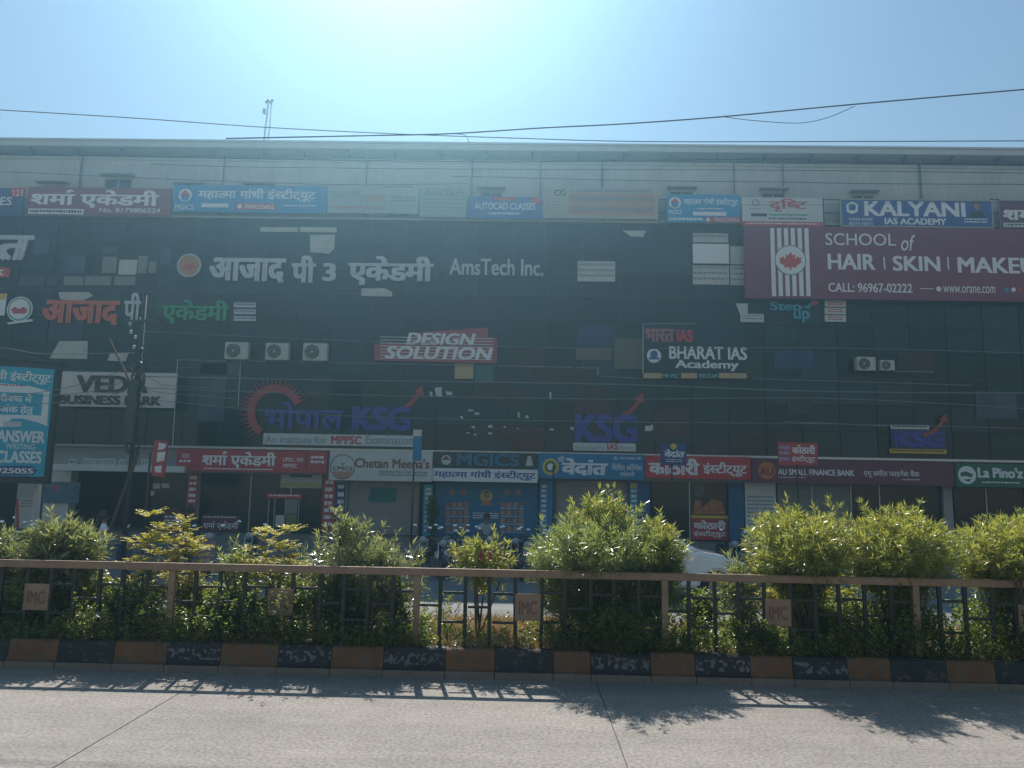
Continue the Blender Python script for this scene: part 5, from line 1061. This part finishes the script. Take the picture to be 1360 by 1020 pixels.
def body(seated=False, lean=0., skirt=False):
    J, Rr, E = {}, {}, []
    def a(k, p, r, par=None):
        J[k] = p; Rr[k] = r
        if par: E.append((par, k))
    zp = .62 + .2 if seated else .93
    a('pelvis', (0, 0, zp), (.165, .12)); a('waist', (0, -.02 + lean * .1, zp + .17), (.14, .105), 'pelvis'); a('chest', (0, -.03 + lean * .5, zp + .38), (.17, .115), 'waist'); a('neck', (0, -.02 + lean * .8, zp + .54), .055, 'chest')
    hx = (0, -.03 + lean, zp + .68); a('headb', (0, hx[1], zp + .61), .06, 'neck'); a('head', hx, (.085, .1), 'headb'); a('headt', (0, hx[1], zp + .75), .07, 'head'); a('nose', (0, hx[1] - .108, zp + .665), .014, 'head')
    for s, t in ((-1, 'l'), (1, 'r')):
        a('ear' + t, (s * .09, hx[1], zp + .67), .014, 'head')
        a('sh' + t, (s * .18, J['chest'][1], zp + .45), .062, 'chest')
        if seated: a('el' + t, (s * .26, J['chest'][1] - .12, zp + .22), .042, 'sh' + t); a('wr' + t, (s * .2, J['chest'][1] - .36, zp + .22), .028, 'el' + t)
        else: a('el' + t, (s * .25, J['chest'][1] - .02, zp + .16), .042, 'sh' + t); a('wr' + t, (s * .24, J['chest'][1] - .12, zp - .06), .028, 'el' + t)
        wx, wy, wz = J['wr' + t]; dx, dy, dz = (0, -.07, -.01) if seated else (0, -.03, -.08); a('hand' + t, (wx + dx, wy + dy, wz + dz), (.034, .018), 'wr' + t)
        for k in range(4):
            fx = wx + dx + (k - 1.5) * .019; ln = (.075, .085, .08, .062)[k]; a('f_%s%d' % (t, k), (fx, wy + dy * 1.9, wz + dz * 1.9), .0085, 'hand' + t); a('f_%s%db' % (t, k), (fx, wy + dy * 2.2 + (-.02), wz + dz * 2.3 - (.03 if seated else ln * .4)), .007, 'f_%s%d' % (t, k))
        a('f_%sth' % t, (wx - s * .045, wy + dy * 1.1 - .01, wz + dz * 1.1), .009, 'hand' + t)
        if seated: a('hip' + t, (s * .1, -.05, zp - .02), .095, 'pelvis'); a('knee' + t, (s * .2, -.42, zp - .06), .065, 'hip' + t); a('ank' + t, (s * .2, -.4, zp - .48), .042, 'knee' + t); a('toe' + t, (s * .2, -.54, zp - .54), (.035, .028), 'ank' + t)
        else: a('hip' + t, (s * .1, 0, .86), .1 if not skirt else .13, 'pelvis'); a('knee' + t, (s * .1, -.02, .48), .066 if not skirt else .12, 'hip' + t); a('ank' + t, (s * .11, .02, .09), .042, 'knee' + t); a('toe' + t, (s * .12, -.13, .035), (.035, .026), 'ank' + t)
    return J, Rr, E
HB = mat('black_hair', (.012, .01, .01), .5)
J, Rr, E = body(True); person('woman in white top and navy skirt riding the dark blue scooter', J, Rr, E, mat('white_cotton', (.72, .74, .8), .8), mat('navy_cotton', (.02, .035, .1), .85), (onY(141, 700, 18.5)[0] - .1, 18.52, -.02), R(115), HB, True, hair_len=.25)
J, Rr, E = body(False); person('standing figure all in black beside the pale pink scooter', J, Rr, E, mat('black_cotton', (.012, .013, .016), .85), M_blk, (onY(251, 700, 19.6)[0], 19.6, 0), R(160), HB, False)
J, Rr, E = body(True); person('rider in a grey white shirt sitting on a motorcycle before the blue poster', J, Rr, E, mat('grey_white_cotton', (.35, .37, .4), .8), mat('dark_denim', (.02, .025, .04), .85), (onY(646, 700, 22.4)[0], 22.4, -.02), R(10), HB, True)
mc = copy_tree(protos['black']); mc['label'] = 'black motorcycle with a rider in grey white shirt on it'; mc.location = (onY(646, 700, 22.4)[0] + .04, 22.2, 0); mc.rotation_euler = (0, 0, R(-80))

# ================================================================== POLE AND CABLES
UY = 21.0; X, Zt = onY(193, 392, UY)
up_ = empty('utility_pole', (X, UY, 0), label='dark utility pole wrapped in cable tangles before the white entrance board', cat='pole')
MB().tube([(X, UY, 0), (X, UY, Zt)], [.075, .055], 12).build('pole', mat('pole_dark_grey', (.035, .04, .045), .7), up_, smooth=True)
MB().box(X - .55, X + .55, UY - .06, UY + .02, Zt - .8, Zt - .72).build('cross_arm', M_dmetal, up_)
for k, (px, py) in enumerate(((174, 441), (180, 448), (178, 461), (173, 430))):
    a = onY(px, py, UY - .1); MB().lathe([(.0, -.05), (.045, -.04), (.03, 0), (.045, .03), (0, .06)], (a[0], UY - .1, a[1]), 'z', 10).build('insulator', M_letter, up_, smooth=True)
rr = random.Random(3)
for k in range(16):
    cz = onY(190, rr.uniform(475, 600), UY)[1]; r_ = rr.uniform(.1, .32); ph = rr.uniform(0, 6.28); pts = []
    for j in range(13): t = ph + j * .52; pts.append((X + .05 + r_ * math.cos(t) * .7 + rr.uniform(-.03, .03), UY - .12 - .05 * math.sin(t * 2), cz + r_ * 1.3 * math.sin(t) + rr.uniform(-.03, .03)))
    MB().tube(pts, .014, 4).build('cable_loop', M_blk, up_)
zb = onY(190, 545, UY)[1]; MB().box(X - .12, X + .16, UY - .3, UY - .08, zb - .9, zb + .8).build('junction_box', M_dmetal, up_, bevel=.02)
a, b = onY(145, 450, UY - .2), onY(180, 522, UY - .2); MB().tube([(a[0], UY - .2, a[1]), (b[0], UY - .2, b[1])], .03, 6).build('brace', mat('rusty_pole', (.1, .05, .04), .7), up_)
a, b = onY(184, 600, UY), onY(152, 700, UY); st = MB().tube([(a[0], UY, a[1]), (b[0] - .3, UY - .1, b[1] - .9)], .045, 6).build('leaning_strut', mat('rusty_pole', (.1, .05, .04), .7)); tag(st, 'rusty strut leaning from the utility pole down towards the woman', 'strut')
cables = [
 ([(300, 184), (350, 183), (500, 180), (600, 177.5), (720, 170), (830, 164.5), (960, 155), (1130, 139), (1370, 118), (1600, 98)], 16, .016, 'thickest overhead cable rising across the sky to the right edge'),
 ([(-200, 134), (0, 146), (180, 157), (350, 169), (530, 178), (700, 184), (850, 188), (1100, 188), (1400, 187)], 22, .013, 'long thin cable falling from the left sky to the roof line'),
 ([(960, 155), (1000, 160), (1060, 163.5), (1100, 156), (1135, 141)], 16, .008, 'small slack loop hanging below the thickest cable'),
 ([(600, 177.5), (618, 180), (623, 190)], 16, .007, 'short loose end dangling from the thickest cable at mid sky'),
 ([(-200, 200), (0, 204), (340, 211), (680, 215), (1040, 211), (1120, 215), (1360, 219), (1600, 222)], 27, .018, 'cable crossing the grey upper wall just under the eaves'),
 ([(200, 218), (340, 222), (680, 225), (1020, 226), (1360, 230), (1600, 234)], 27, .012, 'middle cable crossing the grey upper wall'),
 ([(-200, 224), (0, 228), (200, 237), (440, 245), (620, 244)], 27, .010, 'cable sloping over the left part of the upper wall'),
 ([(600, 234), (850, 240), (1020, 241.5), (1160, 244), (1400, 245)], 27, .012, 'lowest cable over the right part of the upper wall'),
 ([(985, 272), (1090, 272), (1200, 270), (1400, 268)], 30, .008, 'thin cable across the KALYANI banner'),
 ([(190, 440), (450, 452), (800, 463), (1100, 462), (1400, 470)], 21, .008, 'cable from the pole passing above the air conditioners'),
 ([(190, 500), (450, 505), (800, 510), (1100, 520), (1400, 522)], 21, .013, 'cable from the pole running just under the glass bay trim'),
 ([(190, 515), (450, 524), (800, 530), (1100, 529), (1400, 545)], 21, .010, 'cable from the pole passing over the red sunburst'),
 ([(190, 530), (450, 552), (800, 560), (1100, 563), (1400, 570)], 21, .009, 'lowest cable from the pole across the violet letters'),
 ([(190, 478), (140, 500), (60, 520), (-120, 540)], 21, .009, 'upper cable sagging left over the VEDA letters'),
 ([(190, 492), (150, 512), (85, 524), (-120, 535)], 21, .009, 'second cable sagging left over the VEDA letters'),
 ([(190, 505), (140, 528), (85, 534), (-120, 550)], 21, .009, 'third cable sagging left over the BUSINESS PARK letters'),
 ([(190, 497), (210, 508), (225, 512), (300, 516)], 21, .008, 'short cable leaving the pole right over the white board'),
 ([(190, 512), (205, 520), (232, 523), (320, 530)], 21, .008, 'second short cable leaving the pole right over the white board'),
 ([(190, 468), (60, 470), (0, 462), (-150, 455)], 21, .010, 'cable running left from the pole above the billboard hood')]
for pts, Y, r_, lb in cables:
    P = [Vector((onY(x, y, Y)[0], Y, onY(x, y, Y)[1])) for x, y in pts]; Q = []
    for i in range(len(P) - 1):
        p0, p1, p2, p3 = P[max(i - 1, 0)], P[i], P[i + 1], P[min(i + 2, len(P) - 1)]
        for k in range(6):
            t = k / 6; Q.append(.5 * ((2 * p1) + (p2 - p0) * t + (2 * p0 - 5 * p1 + 4 * p2 - p3) * t * t + (3 * p1 - p0 - 3 * p2 + p3) * t ** 3))
    Q.append(P[-1]); o = MB().tube(Q, r_ * (1.15 if Y > 18 else .95), 5).build('overhead_cable', mat('cable_black', (.012, .013, .015), .6) if Y != 21 else mat('cable_sunlit_grey', (.16, .17, .18), .4)); tag(o, lb, 'cable', 'overhead cables')  # lower cables get a paler grey, their sunlit gloss put into the colour
# torn light scraps seen behind the glass bay
S = Sign('', '', '', FY - .05, root=bld)
for (x, y, w_, h_) in ((622, 544, 7, 3), (630, 548, 6, 3), (611, 553, 4, 3), (626, 565, 4, 4), (649, 565, 5, 3), (620, 574, 4, 2), (629, 576, 4, 2), (648, 574, 5, 3), (668, 566, 4, 2), (687, 546, 3, 8), (698, 552, 4, 4), (686, 568, 3, 2), (731, 569, 5, 3), (757, 567, 5, 4), (857, 566, 6, 6), (864, 564, 3, 10), (571, 520, 3, 6), (578, 516, 8, 10), (592, 520, 8, 4), (730, 522, 2, 8)):
    j = [rnd.uniform(-.25, .25) for _ in range(8)]; S.poly([(x + w_ * j[0], y + h_ * j[1]), (x + w_ * (1 + j[2]), y + h_ * j[3]), (x + w_ * (1 + j[4]), y + h_ * (1 + j[5])), (x + w_ * j[6], y + h_ * (1 + j[7]))], M_letter, 0, .01, 'torn_scrap')
# ================================================================== HAZE
hz = MB().box(-78, 78, -43, 93, -1.3, 23.5).build('haze', bpy.data.materials.new('haze_air')); tag(hz, kind='stuff')
hm = hz.data.materials[0]; hm.use_nodes = True; t = hm.node_tree; t.nodes.remove(t.nodes['Principled BSDF'])
pv = t.nodes.new('ShaderNodeVolumePrincipled'); pv.inputs['Density'].default_value = HAZE; pv.inputs['Anisotropy'].default_value = .81; pv.inputs['Color'].default_value = (.4, .76, 1, 1)
t.links.new(pv.outputs[0], t.nodes['Material Output'].inputs['Volume'])
